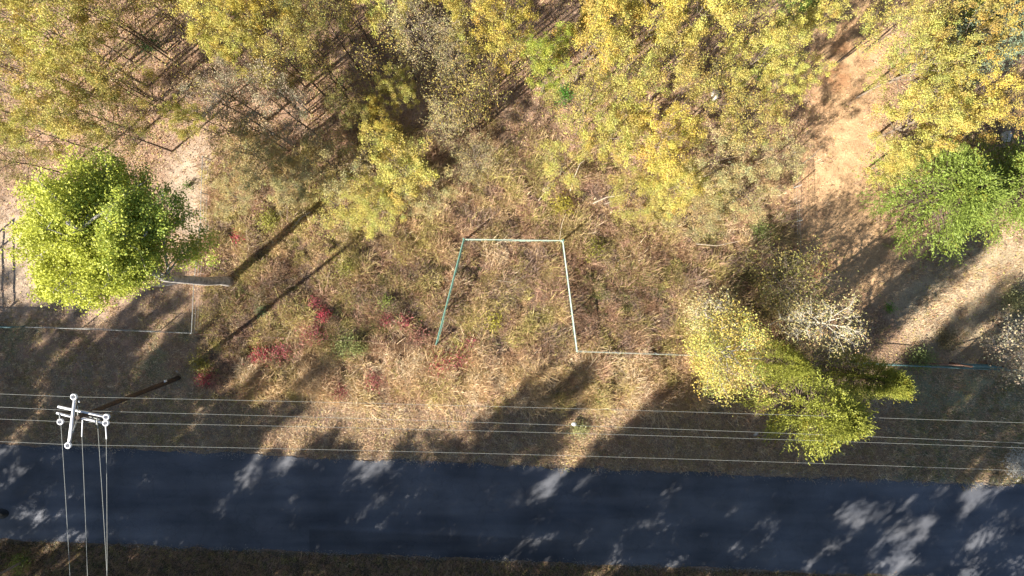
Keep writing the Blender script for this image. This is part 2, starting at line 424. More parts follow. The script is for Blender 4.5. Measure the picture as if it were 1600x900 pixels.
def patchy(px, py, W, seed, sc=20.0, k=5.0):
    for i in range(10): W[:, i] = W[:, i] * np.exp(k * 2.2 * (fbm(px / sc, py / sc, seed + 31 * i, 2) - .5))
    return W
def wts(px, *pairs):
    W = np.zeros((len(px), 10)) + .01
    for i, w in pairs: W[:, i] += w
    return W
def field_w(px, py):
    a = fbm(px / 45.0, py / 45.0, 61); b = fbm(px / 28.0, py / 28.0, 62); c = fbm(px / 20.0, py / 20.0, 63)
    ylw = sst(.46, .58, a) * (0.5 + 1.6 * blob(px, py, 560, 310, 260, 80) + .9 * blob(px, py, 1000, 320, 230, 50) + .9 * blob(px, py, 460, 380, 150, 130) + .7 * blob(px, py, 1000, 300, 190, 70) + .5*blob(px, py, 1080, 460, 160, 110) + .5 * blob(px, py, 780, 510, 60, 40))
    pink = sst(.43, .55, b) * (.7 + blob(px, py, 800, 430, 80, 90) + .7 * blob(px, py, 980, 350, 80, 40) + .6 * blob(px, py, 780, 290, 60, 40))
    grn = sst(.5, .62, c) * (.25 + .9 * blob(px, py, 1060, 430, 150, 80) + .6 * blob(px, py, 560, 500, 140, 60) + .5 * blob(px, py, 1180, 500, 60, 120))
    low = sst(535, 575, py + 30 * (b - .5))
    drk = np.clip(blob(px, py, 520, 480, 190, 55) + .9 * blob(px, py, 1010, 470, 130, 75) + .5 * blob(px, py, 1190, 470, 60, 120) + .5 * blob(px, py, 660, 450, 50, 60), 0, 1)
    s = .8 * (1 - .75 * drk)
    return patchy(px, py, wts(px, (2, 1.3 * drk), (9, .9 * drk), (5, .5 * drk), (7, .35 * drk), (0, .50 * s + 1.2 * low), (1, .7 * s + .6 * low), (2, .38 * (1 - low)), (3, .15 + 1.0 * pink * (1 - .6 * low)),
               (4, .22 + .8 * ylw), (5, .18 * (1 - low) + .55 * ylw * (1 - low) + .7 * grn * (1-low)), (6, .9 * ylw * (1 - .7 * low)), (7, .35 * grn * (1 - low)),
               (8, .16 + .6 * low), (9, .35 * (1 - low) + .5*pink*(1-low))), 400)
def field_h(px, py):
    a = fbm(px / 30.0, py / 30.0, 71)
    h = .18 + .62 * sst(.35, .7, a)
    h = h * (.55 + .9 * vnoise(px / 13.0, py / 13.0, 74))
    h = h + .25 * blob(px, py, 1030, 600, 130, 30) + .2 * blob(px, py, 600, 600, 200, 28)
    return h * (.65 + .35 * sst(320, 420, px))
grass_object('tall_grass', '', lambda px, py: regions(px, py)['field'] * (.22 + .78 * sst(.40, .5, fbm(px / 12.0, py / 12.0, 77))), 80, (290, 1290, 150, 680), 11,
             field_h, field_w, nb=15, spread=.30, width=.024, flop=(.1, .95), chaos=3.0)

def low_mask(px, py):
    r = regions(px, py)
    v = (1 - r['field']) * (1 - r['south'])
    v = v * sst(-2, 8, road_top(px) - py + 22 * (fbm(px / 16.0, py / 16.0, 79) - .5))
    f = r['forest'] * .30 + (1 - r['forest']) * 1.0
    return v * f * (1 - .85 * r['track']) * (1 - .35 * r['clear']) * (1 - .85 * r['lclear'])
def low_h(px, py):
    r = regions(px, py)
    return .11 + .12 * sst(.4, .65, fbm(px / 25.0, py / 25.0, 72)) + .08 * r['forest'] + .10*sst(40,0,road_top(px)-80-py)*sst(300,430,px)
def low_w(px, py):
    r = regions(px, py)
    g = sst(.45, .6, fbm(px / 35.0, py / 35.0, 64))
    left = sst(340, 290, px) * sst(470, 510, py); right = sst(1380, 1430, px) * sst(540, 600, py)
    fo = r['forest']
    return wts(px, (0, .4 + .5*r['track']), (1, .8), (2, .5 + .3 * fo), (3, .4 + .5 * fo + .4 * left), (4, .25 + .5 * g * (1 - fo)), (5, .1 + .5 * g * np.maximum(left, right) + .2 * right),
               (7, .5 * g * left + .5 * right), (8, .25 + .3 * (1 - fo)), (9, .55))
grass_object('verge_grass', '', low_mask, 60, (-150, 1750, -120, 780), 12, low_h, low_w, nb=9, spread=.45, width=.022, flop=(.3, 1.15))
def south_mask(px, py): return sst(-2, 7, py - road_bot(px) - 1 + 14 * (fbm(px / 12.0, py / 12.0, 78) - .5))
grass_object('roadside_grass', '', south_mask, 75, (-150, 1750, 840, 1010), 13, lambda px, py: .14 + .18 * fbm(px / 20.0, py / 20.0, 73),
             lambda px, py: wts(px, (1, .4), (2, .9), (9, .8), (5, .35), (7, .35)), nb=9, spread=.4, width=.022, flop=(.2, .9))

# fallen leaves and twigs
def litter():
    rng = np.random.default_rng(21)
    n = 420000
    px = rng.uniform(-150, 1750, n); py = rng.uniform(-120, 760, n)
    r = regions(px, py)
    d = (r['forest'] * .95 + .25 * (1 - r['forest'])) * (1 - r['road']) * (1 - r['field'] * .6) * (1 - .8 * r['lclear']) * (1 - .82 * r['track']) * sst(-1, 4, road_top(px) - py)
    d *= .3 + .7 * sst(.4, .6, fbm(px / 18.0, py / 18.0, 91))
    k = rng.random(n) < d; px, py = px[k], py[k]; n = len(px)
    x = (px - 800) * MPP; y = (450 - py) * MPP
    c = np.stack([x, y, ground_z(x, y) + rng.uniform(.01, .08, n)], 1)
    nr = unit(rng.normal(size=(n, 3)) * .6 + np.array([0, 0, 1.0]))
    pal = np.array([[.42, .30, .17], [.33, .2, .12], [.22, .13, .08], [.40, .27, .2], [.42, .36, .10], [.36, .19, .08]])
    col = pal[rng.integers(0, 6, n)] * rng.uniform(.7, 1.2, (n, 1))
    v, f, cc = quads(c, nr, rng.uniform(.06, .16, n), rng.uniform(.04, .09, n), col, rng)
    add('leaf_litter', mesh_from(v, f, cols=cc), M_LITTER, kind='stuff')
litter()

# loose chippings and grit washed to both road edges
def grit():
    rng = np.random.default_rng(23); n = 15000
    px = rng.uniform(-150, 1750, n); top = rng.random(n) < .6
    off = rng.normal(0, 4.5, n)
    py = np.where(top, road_top(px) - 2 + off, road_bot(px) + 1 + off * .6)
    k = fbm(px / 25.0, py * 0 + top, 97) > rng.uniform(.25, .7, n); px, py = px[k], py[k]; n = len(px)
    x = (px - 800) * MPP; y = (450 - py) * MPP
    c = np.stack([x, y, np.full(n, .045)], 1); nr = unit(rng.normal(size=(n, 3)) * .35 + np.array([0, 0, 1.0]))
    col = np.array([.26, .235, .20]) * rng.uniform(.6, 1.3, (n, 1)); v, f, cc = quads(c, nr, rng.uniform(.03, .09, n), rng.uniform(.03, .07, n), col, rng)
    add('grit', mesh_from(v, f, cols=cc), M_LITTER, kind='stuff')
grit()

# low brushwood filling the rough field (cannot be counted)
def thicket():
    rng = np.random.default_rng(22)
    V, F, C = [], [], []; off = 0
    n = 1500
    px = rng.uniform(300, 1260, n); py = rng.uniform(200, 625, n)
    r = regions(px, py)
    g = fbm(px / 40.0, py / 40.0, 95)
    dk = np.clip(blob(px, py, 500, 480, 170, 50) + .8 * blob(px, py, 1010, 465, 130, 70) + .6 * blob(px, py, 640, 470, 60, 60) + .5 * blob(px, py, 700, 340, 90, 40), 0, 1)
    dens = r['field'] * (.9 * dk * sst(.4, .55, vnoise(px / 22.0, py / 22.0, 99)) + .25 + .9 * sst(.42, .6, g)) * (1 - .8*blob(px, py, 800, 455, 75, 80))
    k = rng.random(n) < dens
    for a, b, dkk in zip(px[k], py[k], dk[k]):
        x, y = (a - 800) * MPP, (450 - b) * MPP; z = float(ground_z(np.array([x]), np.array([y]))[0])
        R0 = rng.uniform(.22, .85); H0 = R0 * rng.uniform(.8, 1.3) * (1 + .7 * dkk)
        m = int(560 * R0 * R0 + 70)
        d = unit(rng.normal(size=(m, 3))); d[:, 2] = np.abs(d[:, 2])
        rr = rng.uniform(.45, 1, m) ** .6
        # lobes
        lob = 1 + .3 * np.sin(3 * np.arctan2(d[:, 1], d[:, 0]) + rng.uniform(0, 6)) * rng.uniform(.3, 1)
        c = np.array([x, y, z]) + d * np.array([R0, R0, H0]) * (rr * lob)[:, None]
        kind = pick(rng, field_w(np.array([a]), np.array([b])) * np.array([[.5, 1, 1.2, 1.2, 1.2, 1.6, 1.2, 1.8, .5, 1.6]]))[0]
        col = PAL[kind] * rng.uniform(.6, 1.15, (m, 1))
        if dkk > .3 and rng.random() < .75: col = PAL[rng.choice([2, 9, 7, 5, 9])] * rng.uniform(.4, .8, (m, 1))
        # twiggy: long thin quads pointing outwards, and leaves
        tw = rng.random(m) < .45
        L = np.where(tw, rng.uniform(.15, .4, m), rng.uniform(.05, .11, m)); W = np.where(tw, .012, rng.uniform(.03, .055, m))
        ax = unit(d + rng.normal(0, .5, (m, 3)) + np.array([0, 0, .4]))
        nr = unit(np.cross(ax, rng.normal(size=(m, 3))))
        v, f, cc = quads(c, nr, L, W, col, rng, axis=ax)
        V.append(v); F.append(f + off); C.append(cc); off += len(v)
    add('brushwood', mesh_from(np.vstack(V), np.vstack(F), cols=np.vstack(C)), M_GRASS, kind='stuff')
thicket()

# ------------------------------------------------------------------ trees
def rot_about(v, axis, ang):
    axis = axis / (np.linalg.norm(axis) + 1e-9)
    return v * math.cos(ang) + np.cross(axis, v) * math.sin(ang) + axis * np.dot(axis, v) * (1 - math.cos(ang))
def gen_broad(seed, H=10.0, R0=2.5, cb=.38, limbs=14, subs=5, leaves=9000, leaf=.10, clump=.26, trunk_r=.09, shape=.62, lift=.55,
              fork=0, bend=.03, tintvar=.18, twig=True, bark_c=None):
    """returns (wood MB, crown (v,f,c))"""
    rng = np.random.default_rng(seed)
    wood = MB()
    m = 9; tz = np.linspace(0, .9 * H, m); w = np.cumsum(rng.normal(0, bend * H / 3, (m, 2)), 0); w -= w[0]
    tp = np.column_stack([w * np.linspace(0, 1, m)[:, None], tz])
    wood.tube(tp, trunk_r * np.linspace(1.25, .22, m) ** 1.0, 7)
    def tr(t):
        z = t * .9 * H; return np.array([np.interp(z, tz, tp[:, 0]), np.interp(z, tz, tp[:, 1]), z])
    cl, clw = [], []
    a0 = rng.uniform(0, 6.28)
    for i in range(limbs):
        u = (i + rng.uniform(0, .8)) / limbs; t = cb + (1.02 - cb) * u
        t = min(t, 1.0)
        prof = math.sqrt(max(.05, 1 - ((t - shape) / (.62 if t > shape else .5)) ** 2))
        L = R0 * prof * rng.uniform(.75, 1.2); az = a0 + i * 2.4 + rng.normal(0, .35)
        el = lift + .55 * u + rng.normal(0, .12)
        d = np.array([math.cos(az) * math.cos(el), math.sin(az) * math.cos(el), math.sin(el)])
        L = L / max(.45, math.cos(el))
        L = min(L, R0 * 1.5)
        p = tr(t * .93); pts = [p]; dd = d.copy()
        for q in range(4):
            dd = dd + rng.normal(0, .13, 3) + np.array([0, 0, .05]); dd /= np.linalg.norm(dd)
            pts.append(pts[-1] + dd * L / 4)
        pts = np.array(pts); r0 = trunk_r * (.48 - .2 * u)
        wood.tube(pts, r0 * np.linspace(1, .2, 5), 5, cap=False)
        for s in range(subs):
            fr = .3 + .7 * (s + rng.random()) / subs
            q = fr * 4; i0 = min(int(q), 3); sp = pts[i0] + (pts[i0 + 1] - pts[i0]) * (q - i0)
            ax = rng.normal(size=3); sd = rot_about(d, np.cross(d, ax), rng.uniform(.5, 1.15)); sd[2] += .15; sd /= np.linalg.norm(sd)
            sl = L * rng.uniform(.22, .48) * (1.25 - .5 * fr)
            e = sp + sd * sl; mid = sp + sd * sl * .5 + rng.normal(0, .05 * sl, 3)
            wood.tube(np.array([sp, mid, e]), r0 * .38 * np.array([1, .7, .3]), 4, cap=False)
            cl += [e, mid]; ww = rng.uniform(.12, 1.5) ** 2.6; clw += [ww, ww * .6]
            if twig:
                for _ in range(2):
                    td = unit(sd + rng.normal(0, .7, 3)); e2 = sp + sd * sl * rng.uniform(.4, 1) ; e3 = e2 + td * sl * .5
                    wood.tube(np.array([e2, e3]), np.array([.012, .005]) * H / 10, 3, cap=False); cl.append(e3); clw.append(rng.uniform(.3, 1.2))
        cl.append(pts[-1]); clw.append(1.2)
    cl = np.array(cl); clw = np.array(clw); clw /= clw.sum()
    ctint = rng.normal(0, 1, (len(cl), 2))
    idx = rng.choice(len(cl), leaves, p=clw)
    c = cl[idx] + rng.normal(0, clump, (leaves, 3)) * np.array([1, 1, .7])
    nr = unit(rng.normal(size=(leaves, 3)) + np.array([0, 0, .7]))
    base = np.array([1.0, 1.0, 1.0]); t = ctint[idx]
    col = base + t[:, :1] * np.array([tintvar * .6, tintvar * .75, tintvar * .2]) + t[:, 1:] * np.array([tintvar * .5, -tintvar * .12, -tintvar * .2])
    col = np.clip(col * rng.uniform(.82, 1.18, (leaves, 1)), .15, 2)
    s = leaf * rng.uniform(.65, 1.35, leaves)
    return wood, quads(c, nr, s * 1.5, s, col, rng)

def gen_conifer(seed, H=8.0, R0=2.6, sprays=420, per=34, trunk_r=.16, z0=.08, ragged=.35, flat=.0):
    rng = np.random.default_rng(seed); wood = MB()
    tz = np.linspace(0, H * .96, 7)
    wood.tube(np.column_stack([rng.normal(0, .04, 7), rng.normal(0, .04, 7), tz]), trunk_r * np.linspace(1.2, .15, 7), 7)
    V = []; NR = []; AX = []; Ls = []; Ws = []; Cs = []
    lob = rng.uniform(0, 6.28, 4)
    for i in range(sprays):
        u = rng.random() ** .8; z = H * (z0 + (.95 - z0) * u); az = rng.uniform(0, 2 * math.pi)
        az += .22 * math.sin(7 * az + 9 * u + lob[2])
        prof = (1 - u ** 1.7) ** .75 * (.75 + .25 * min(1, u / .15))
        prof *= 1 + .22 * math.sin(3 * az + lob[0] + 4 * u) + .15 * math.sin(5 * az + lob[1])
        L = R0 * prof * rng.uniform(1 - ragged, 1.12) + .25
        el = .15 + .7 * u + rng.normal(0, .15)
        d = np.array([math.cos(az) * math.cos(el), math.sin(az) * math.cos(el), math.sin(el)])
        p0 = np.array([0, 0, z]); e = p0 + d * L
        if i % 3 == 0: wood.tube(np.array([p0, p0 + d * L * .5, e - d * L * .1]), np.array([.03, .018, .006]), 4, cap=False)
        # star-like tuft made of side shoots
        ns = max(3, int(per / 6))
        tint = np.clip(1 + rng.normal(0, .16), .6, 1.5); brown = rng.random() < .06
        for s in range(ns):
            fr = 1 - .55 * (s / ns) ** 1.0 * rng.uniform(.4, 1)
            sd = unit(d + rng.normal(0, .55, 3)); sl = rng.uniform(.25, .6) * (.7 + .3 * R0 / 2.6)
            k = 6
            tt = np.linspace(.1, 1, k) + rng.normal(0, .05, k)
            cc = p0 + d * L * fr + sd * (tt * sl)[:, None] + rng.normal(0, .025, (k, 3))
            V.append(cc); AX.append(unit(sd + rng.normal(0, .45, (k, 3)))); Ls.append(rng.uniform(.10, .18, k)); Ws.append(rng.uniform(.03, .055, k))
            c1 = np.array([1.0, 1.0, 1.0]) * tint * rng.uniform(.8, 1.2, (k, 1))
            if brown: c1 = c1 * np.array([1.15, .9, .7])
            Cs.append(c1 * (1 + .0 * tt[:, None]))
    V = np.vstack(V); AX = np.vstack(AX); n = len(V)
    nr = unit(np.cross(AX, rng.normal(size=(n, 3))))
    return wood, quads(V, nr, np.concatenate(Ls), np.concatenate(Ws), np.vstack(Cs), rng, axis=AX)

TREES = {}
def make_proto(key, gen, bark, leafmat):
    wood, (v, f, c) = gen
    wm = wood.mesh(smooth=True); wm.materials.append(bark); wm.name = 'trunk'
    cm = mesh_from(v, f, cols=c); cm.materials.append(leafmat); cm.name = 'crown'
    TREES[key] = (wm, cm)
# spreading young trees with yellow leaves
for i in range(4):
    make_proto('Y%d' % i, gen_broad(100 + i, leaves=18000, leaf=.068, clump=.17, limbs=16, tintvar=.15), M_BARK, M_LEAF)
# thin half-bare trees that show their stems
for i in range(4):
    make_proto('S%d' % i, gen_broad(120 + i, leaves=8000, leaf=.066, clump=.18, limbs=13, trunk_r=.085, cb=.42), M_BARK_DARK, M_LEAF)
# nearly bare grey trees
for i in range(2):
    make_proto('G%d' % i, gen_broad(140 + i, leaves=4200, leaf=.062, clump=.16, limbs=22, subs=8, trunk_r=.07, cb=.3), M_BARK, M_LEAF)
# dense shade trees
for i in range(3):
    make_proto('D%d' % i, gen_broad(160 + i, leaves=13500, leaf=.12, clump=.30, limbs=18, subs=5, trunk_r=.14, R0=3.2, cb=.66, shape=.86, lift=.3, twig=False), M_BARK, M_LEAF)
# bare poles
for i in range(3):
    make_proto('P%d' % i, gen_broad(200 + i, leaves=260, leaf=.07, clump=.3, limbs=9, subs=3, R0=1.0, trunk_r=.06, cb=.5, lift=.8), M_BARK_DARK, M_LEAF)
# conifers
for i in range(3):
    make_proto('C%d' % i, gen_conifer(180 + i, sprays=1100), M_BARK_DARK, M_CEDAR)
NOM = {'P': (10, 1.0, .66), 'Y': (10, 2.5, .66), 'S': (10, 2.5, .66), 'G': (10, 2.5, .62), 'D': (10, 3.2, .83), 'C': (8, 2.6, .5)}
COLS = {'gold': (.47, .375, .085), 'yellow': (.46, .40, .105), 'ygreen': (.41, .37, .10), 'olive': (.40, .335, .095), 'dkolive': (.23, .205, .06),
        'green': (.14, .23, .035), 'lime': (.31, .34, .06), 'grey': (.35, .29, .19), 'orange': (.45, .345, .09), 'brown': (.24, .165, .085),
        'cedar': (.165, .215, .038), 'cedary': (.235, .25, .042), 'blue': (.19, .245, .165), 'straw': (.43, .365, .165)}
def place_tree(kind, cx, cy, h, rpx, col, label, group=None, cat='tree', name=None, rz=None, ground_px=None, zc=None, tint=1.0):
    H0, R00, zf = NOM[kind[0]]
    z = zc if zc is not None else h * zf
    if ground_px: x, y = P(*ground_px)
    else: x, y = P(cx, cy, z)
    rw = rpx * MPP * (CAM_H - z) / CAM_H
    rng = random.Random(hash((int(cx), int(cy), 7)))
    g = float(ground_z(np.array([x]), np.array([y]))[0])
    nm = name or {'Y': 'yellow_tree', 'S': 'slender_tree', 'G': 'bare_tree', 'D': 'shade_tree', 'C': 'cedar_tree'}[kind[0]]
    e = thing(nm, label, cat, (x, y, g - .05), group, rz if rz is not None else rng.uniform(0, 6.28))
    e.scale = (rw / R00, rw / R00, h / H0)
    wm, cm = TREES[kind]
    a = bpy.data.objects.new('trunk', wm); b = bpy.data.objects.new('crown', cm)
    for o in (a, b): COL.objects.link(o); o.parent = e
    k = COLS[col]; j = rng.uniform(.9, 1.1) * tint
    b.color = (k[0] * j, k[1] * j, k[2] * j, 1)
    return e
GF = 'young trees of the autumn woodland'
T = [
 # kind cx cy h rpx colour label        (cx, cy: where the middle of the crown stands in the photograph)
 ('Y0', 42, 45, 11, 62, 'yellow', 'yellow-leaved tree in the top left corner of the woodland'),
 ('Y1', 112, 70, 12, 58, 'yellow', 'bright yellow full-crowned tree close right of the corner tree, top left'),
 ('G0', 20, 112, 10, 48, 'grey', 'dull grey-brown half-bare tree on the left border below the corner tree'),
 ('Y2', 128, 172, 9.5, 52, 'olive', 'olive-yellow tree just above the big lime-green tree'),
 ('S0', 172, 30, 12, 50, 'olive', 'thin olive tree with dark leaning stem left of the deep shade at top'),
 ('Y3', 62, 205, 9, 42, 'ygreen', 'small yellow-green tree above the upper left edge of the big lime tree'),
 ('S1', 212, 142, 11, 40, 'olive', 'sparse olive tree whose dark trunk points to the shaded gap'),
 ('S2', 190, 205, 9, 48, 'dkolive', 'sparse dark olive tree above the top of the big lime tree'),
 ('S3', 20, 250, 7, 42, 'dkolive', 'low dark olive tree against the upper left edge of the lime tree'),
 ('Y1', 301, 190, 6.5, 27, 'ygreen', 'little isolated yellow-green tree at the head of the pale clearing on the left'),
 ('Y0', 345, 28, 11, 48, 'yellow', 'bright yellow tree right of the deep shade at the top left'),
 ('Y2', 432, 22, 11, 42, 'gold', 'golden tree at the upper edge, second right of the deep shade'),
 ('Y3', 378, 80, 10, 36, 'yellow', 'yellow tree tucked under the golden tree near the upper left'),
 ('S0', 362, 150, 9, 46, 'grey', 'greyish thin tree beside the right side of the deep shade'),
 ('S1', 455, 95, 11, 46, 'olive', 'dull olive thin tree left of the striped patch of sunlit floor'),
 ('S3', 510, 35, 12, 46, 'dkolive', 'dark olive thin tree above the striped patch of sunlit floor'),
 ('S2', 450, 175, 9.5, 48, 'grey', 'thin greyish tree with a slanting trunk in the left middle woodland'),
 ('S0', 560, 175, 9, 32, 'dkolive', 'dark green-olive tree standing in the striped patch of floor'),
 ('S1', 385, 232, 6, 36, 'straw', 'straw-coloured sparse sapling right of the pale clearing on the left'),
 ('S3', 410, 250, 6, 44, 'straw', 'straw-yellow sapling with a long thin stem at the wood edge'),
 ('Y1', 626, 140, 7, 25, 'ygreen', 'small vivid yellow-green tree alone beside the dark strip of shade'),
 ('Y3', 598, 190, 6, 26, 'gold', 'small mustard-yellow tree below the vivid yellow-green one'),
 ('G1', 668, 62, 11, 52, 'straw', 'grey twiggy tree with a few yellow leaves at the upper middle'),
 ('G0', 708, 96, 9, 30, 'straw', 'nearly bare pale-branched tree in front of the grey twiggy one'),
 ('Y2', 608, 12, 12, 40, 'ygreen', 'yellow-green tree cut by the upper edge left of the grey twiggy tree'),
 ('Y0', 738, 22, 12, 42, 'yellow', 'clear yellow tree at the upper edge left of the dark opening'),
 ('Y1', 790, 52, 11.5, 42, 'gold', 'deep golden tree hanging over the dark opening at top centre'),
 ('Y2', 622, 262, 5.5, 52, 'yellow', 'low broad yellow tree at the wood edge left of centre'),
 ('S2', 520, 262, 6, 48, 'straw', 'straw-coloured sparse sapling left of the low broad yellow tree'),
 ('G1', 690, 200, 7, 34, 'straw', 'grey leafless tree below the small mustard-yellow one, to its right'),
 ('G0', 745, 250, 5, 36, 'straw', 'low grey-yellow brushy sapling above the gate'),
 ('Y3', 856, 98, 9, 36, 'lime', 'bright green-yellow tree right of the dark opening'),
 ('Y0', 916, 70, 11, 46, 'gold', 'rich golden tree just right of the green-yellow one, near the top'),
 ('Y2', 950, 18, 12, 44, 'yellow', 'yellow tree cut by the upper edge, above the rich golden one'),
 ('S1', 988, 110, 10, 48, 'ygreen', 'sparse green-tinged tree in the middle of the right half of the wood'),
 ('Y3', 1015, 40, 11.5, 42, 'gold', 'golden-brown tree near the upper edge, between two clear yellow trees'),
 ('Y1', 1082, 30, 12, 46, 'yellow', 'clear yellow tree near the upper edge, right of centre'),
 ('S0', 1050, 110, 10, 44, 'olive', 'thin olive tree under the clear yellow tree right of centre'),
 ('S3', 1145, 42, 11, 42, 'ygreen', 'sparse yellow-green tree left of the dirt track, by the upper edge'),
 ('Y0', 1180, 92, 9, 40, 'ygreen', 'yellow-green tree one row in from the dirt track'),
 ('S2', 905, 160, 7.5, 42, 'ygreen', 'pale yellow-green thin tree beside the dark green bush'),
 ('Y2', 960, 205, 6.5, 48, 'yellow', 'low yellow tree in the centre of the woodland edge'),
 ('Y1', 1035, 218, 7, 48, 'gold', 'golden-orange low tree in the right part of the woodland edge'),
 ('S1', 1105, 165, 8, 44, 'olive', 'olive sapling behind the golden-orange low tree'),
 ('S0', 1170, 190, 8, 46, 'olive', 'olive thin tree beside the left border of the dirt track'),
 ('S3', 1120, 250, 6, 44, 'straw', 'straw-coloured sapling between the golden-orange tree and the track'),
 ('Y0', 1062, 285, 4.5, 44, 'yellow', 'lowest yellow tree of the edge, above the gap right of the gate'),
 ('S2', 1215, 250, 5.5, 36, 'straw', 'thin pale sapling on the left lip of the dirt track'),
 ('Y3', 1232, 66, 10, 38, 'yellow', 'yellow tree leaning over the dirt track from the left'),
 ('Y2', 1222, 140, 8, 30, 'ygreen', 'yellow-green tree hanging over the track below the leaning yellow one'),
 ('Y1', 1248, 8, 10, 26, 'green', 'fresh green tree cut by the upper edge beside the track'),
 ('S0', 1385, 45, 10, 44, 'ygreen', 'thin yellow-green tree on the right side of the track by the upper edge'),
 ('S3', 1440, 20, 10, 42, 'olive', 'olive tree near the upper edge, second right of the track'),
 ('Y3', 1425, 105, 9.5, 48, 'ygreen', 'broad yellow-green tree right of the orange part of the track'),
 ('Y0', 1490, 75, 10, 42, 'orange', 'orange-gold tree left of the blue-green cedars'),
 ('Y2', 1432, 190, 8, 52, 'yellow', 'broad bright yellow tree right of the pale part of the track'),
 ('Y1', 1490, 170, 8.5, 44, 'gold', 'golden tree below the orange-gold one'),
 ('Y3', 1400, 250, 5.5, 40, 'yellow', 'low yellow tree against the left side of the big green cedar'),
 ('S1', 1545, 190, 8, 40, 'orange', 'sparse rusty-orange tree above the big green cedar'),
 ('S0', 365, 305, 3.6, 34, 'straw', 'low straw-yellow sapling just right of the pale clearing, nearest the thick trunk'),
 ('Y2', 455, 285, 3.6, 40, 'straw', 'low hazy yellow sapling at the tip of the long trunk shadow'),
 ('S1', 530, 318, 3.4, 40, 'yellow', 'low yellow sapling between the tips of the two long shadows'),
 ('Y0', 585, 318, 3.6, 40, 'ygreen', 'low yellow-green sapling at the tip of the thin pole shadow'),
 ('S3', 665, 305, 3.4, 38, 'straw', 'low straw-coloured sapling above left of the gate'),
 ('S1', 880, 262, 4.4, 38, 'ygreen', 'hazy yellow-green sapling above the long pale leaning branch'),
 ('S2', 985, 305, 3.6, 40, 'yellow', 'low yellow sapling touching the stout fallen branch'),
 ('S0', 1085, 335, 3.4, 40, 'straw', 'low straw-yellow sapling above the long stick in the grass at right'),
 ('S3', 1160, 310, 4.0, 42, 'straw', 'wide pale straw sapling near the lower left lip of the dirt track'),
 ('S2', 1580, 165, 7, 34, 'brown', 'brown-leaved thin tree at the right border below the blue-green cedar'),
]
for kind, cx, cy, h, rpx, c, lab in T:
    place_tree(kind, cx, cy, h, rpx, c, lab, GF)

rp = random.Random(77)
for cx, cy, sx, sy, n in ((250, 130, 110, 60, 12), (540, 120, 70, 60, 14), (420, 200, 60, 40, 6), (720, 150, 70, 60, 9), (1000, 140, 110, 70, 14), (1150, 130, 60, 60, 6), (90, 120, 70, 80, 10), (780, 150, 70, 60, 12), (620, 90, 60, 50, 8)):
    for q in range(n):
        h = rp.uniform(6.5, 10)
        gx = cx + rp.uniform(-sx, sx); gy = cy + rp.uniform(-sy, sy)
        e = place_tree('P%d' % rp.randrange(3), 0, 0, h, 22, 'olive', 'thin dark bare-stemmed pole tree among the woodland crowns', 'bare pole trees in the wood', name='pole_tree', ground_px=(gx, gy), zc=5, rz=rp.uniform(0, 6))
# conifers, each one singled out
place_tree('C0', 1584, 50, 14, 56, 'blue', 'blue-green cedar in the top right corner', 'cedars', zc=9)
place_tree('C1', 1530, 20, 9, 36, 'cedar', 'dark green cedar half hidden left of the blue-green cedar', 'cedars', zc=6, tint=.6)
place_tree('C2', 1474, 306, 7.5, 92, 'cedar', 'left one of the two bright green cedars above the clearing', 'cedars', zc=3.6, tint=1.15)
place_tree('C0', 1585, 300, 8.5, 84, 'cedar', 'bright green cedar on the right border above the clearing', 'cedars', zc=4, tint=1.1, rz=1.0)
place_tree('C1', 1284, 643, 11.5, 72, 'cedary', 'yellow-green feathery cedar reaching over the power lines', 'cedars', zc=7.5, tint=1.05)
place_tree('C2', 1372, 594, 9.5, 42, 'cedary', 'smaller yellow-green cedar right of the feathery one by the road', 'cedars', zc=6.5)
place_tree('C0', 1238, 570, 8, 34, 'cedary', 'yellow-green cedar behind the feathery one, next to the whitish bare tree', 'cedars', zc=6, rz=2.)

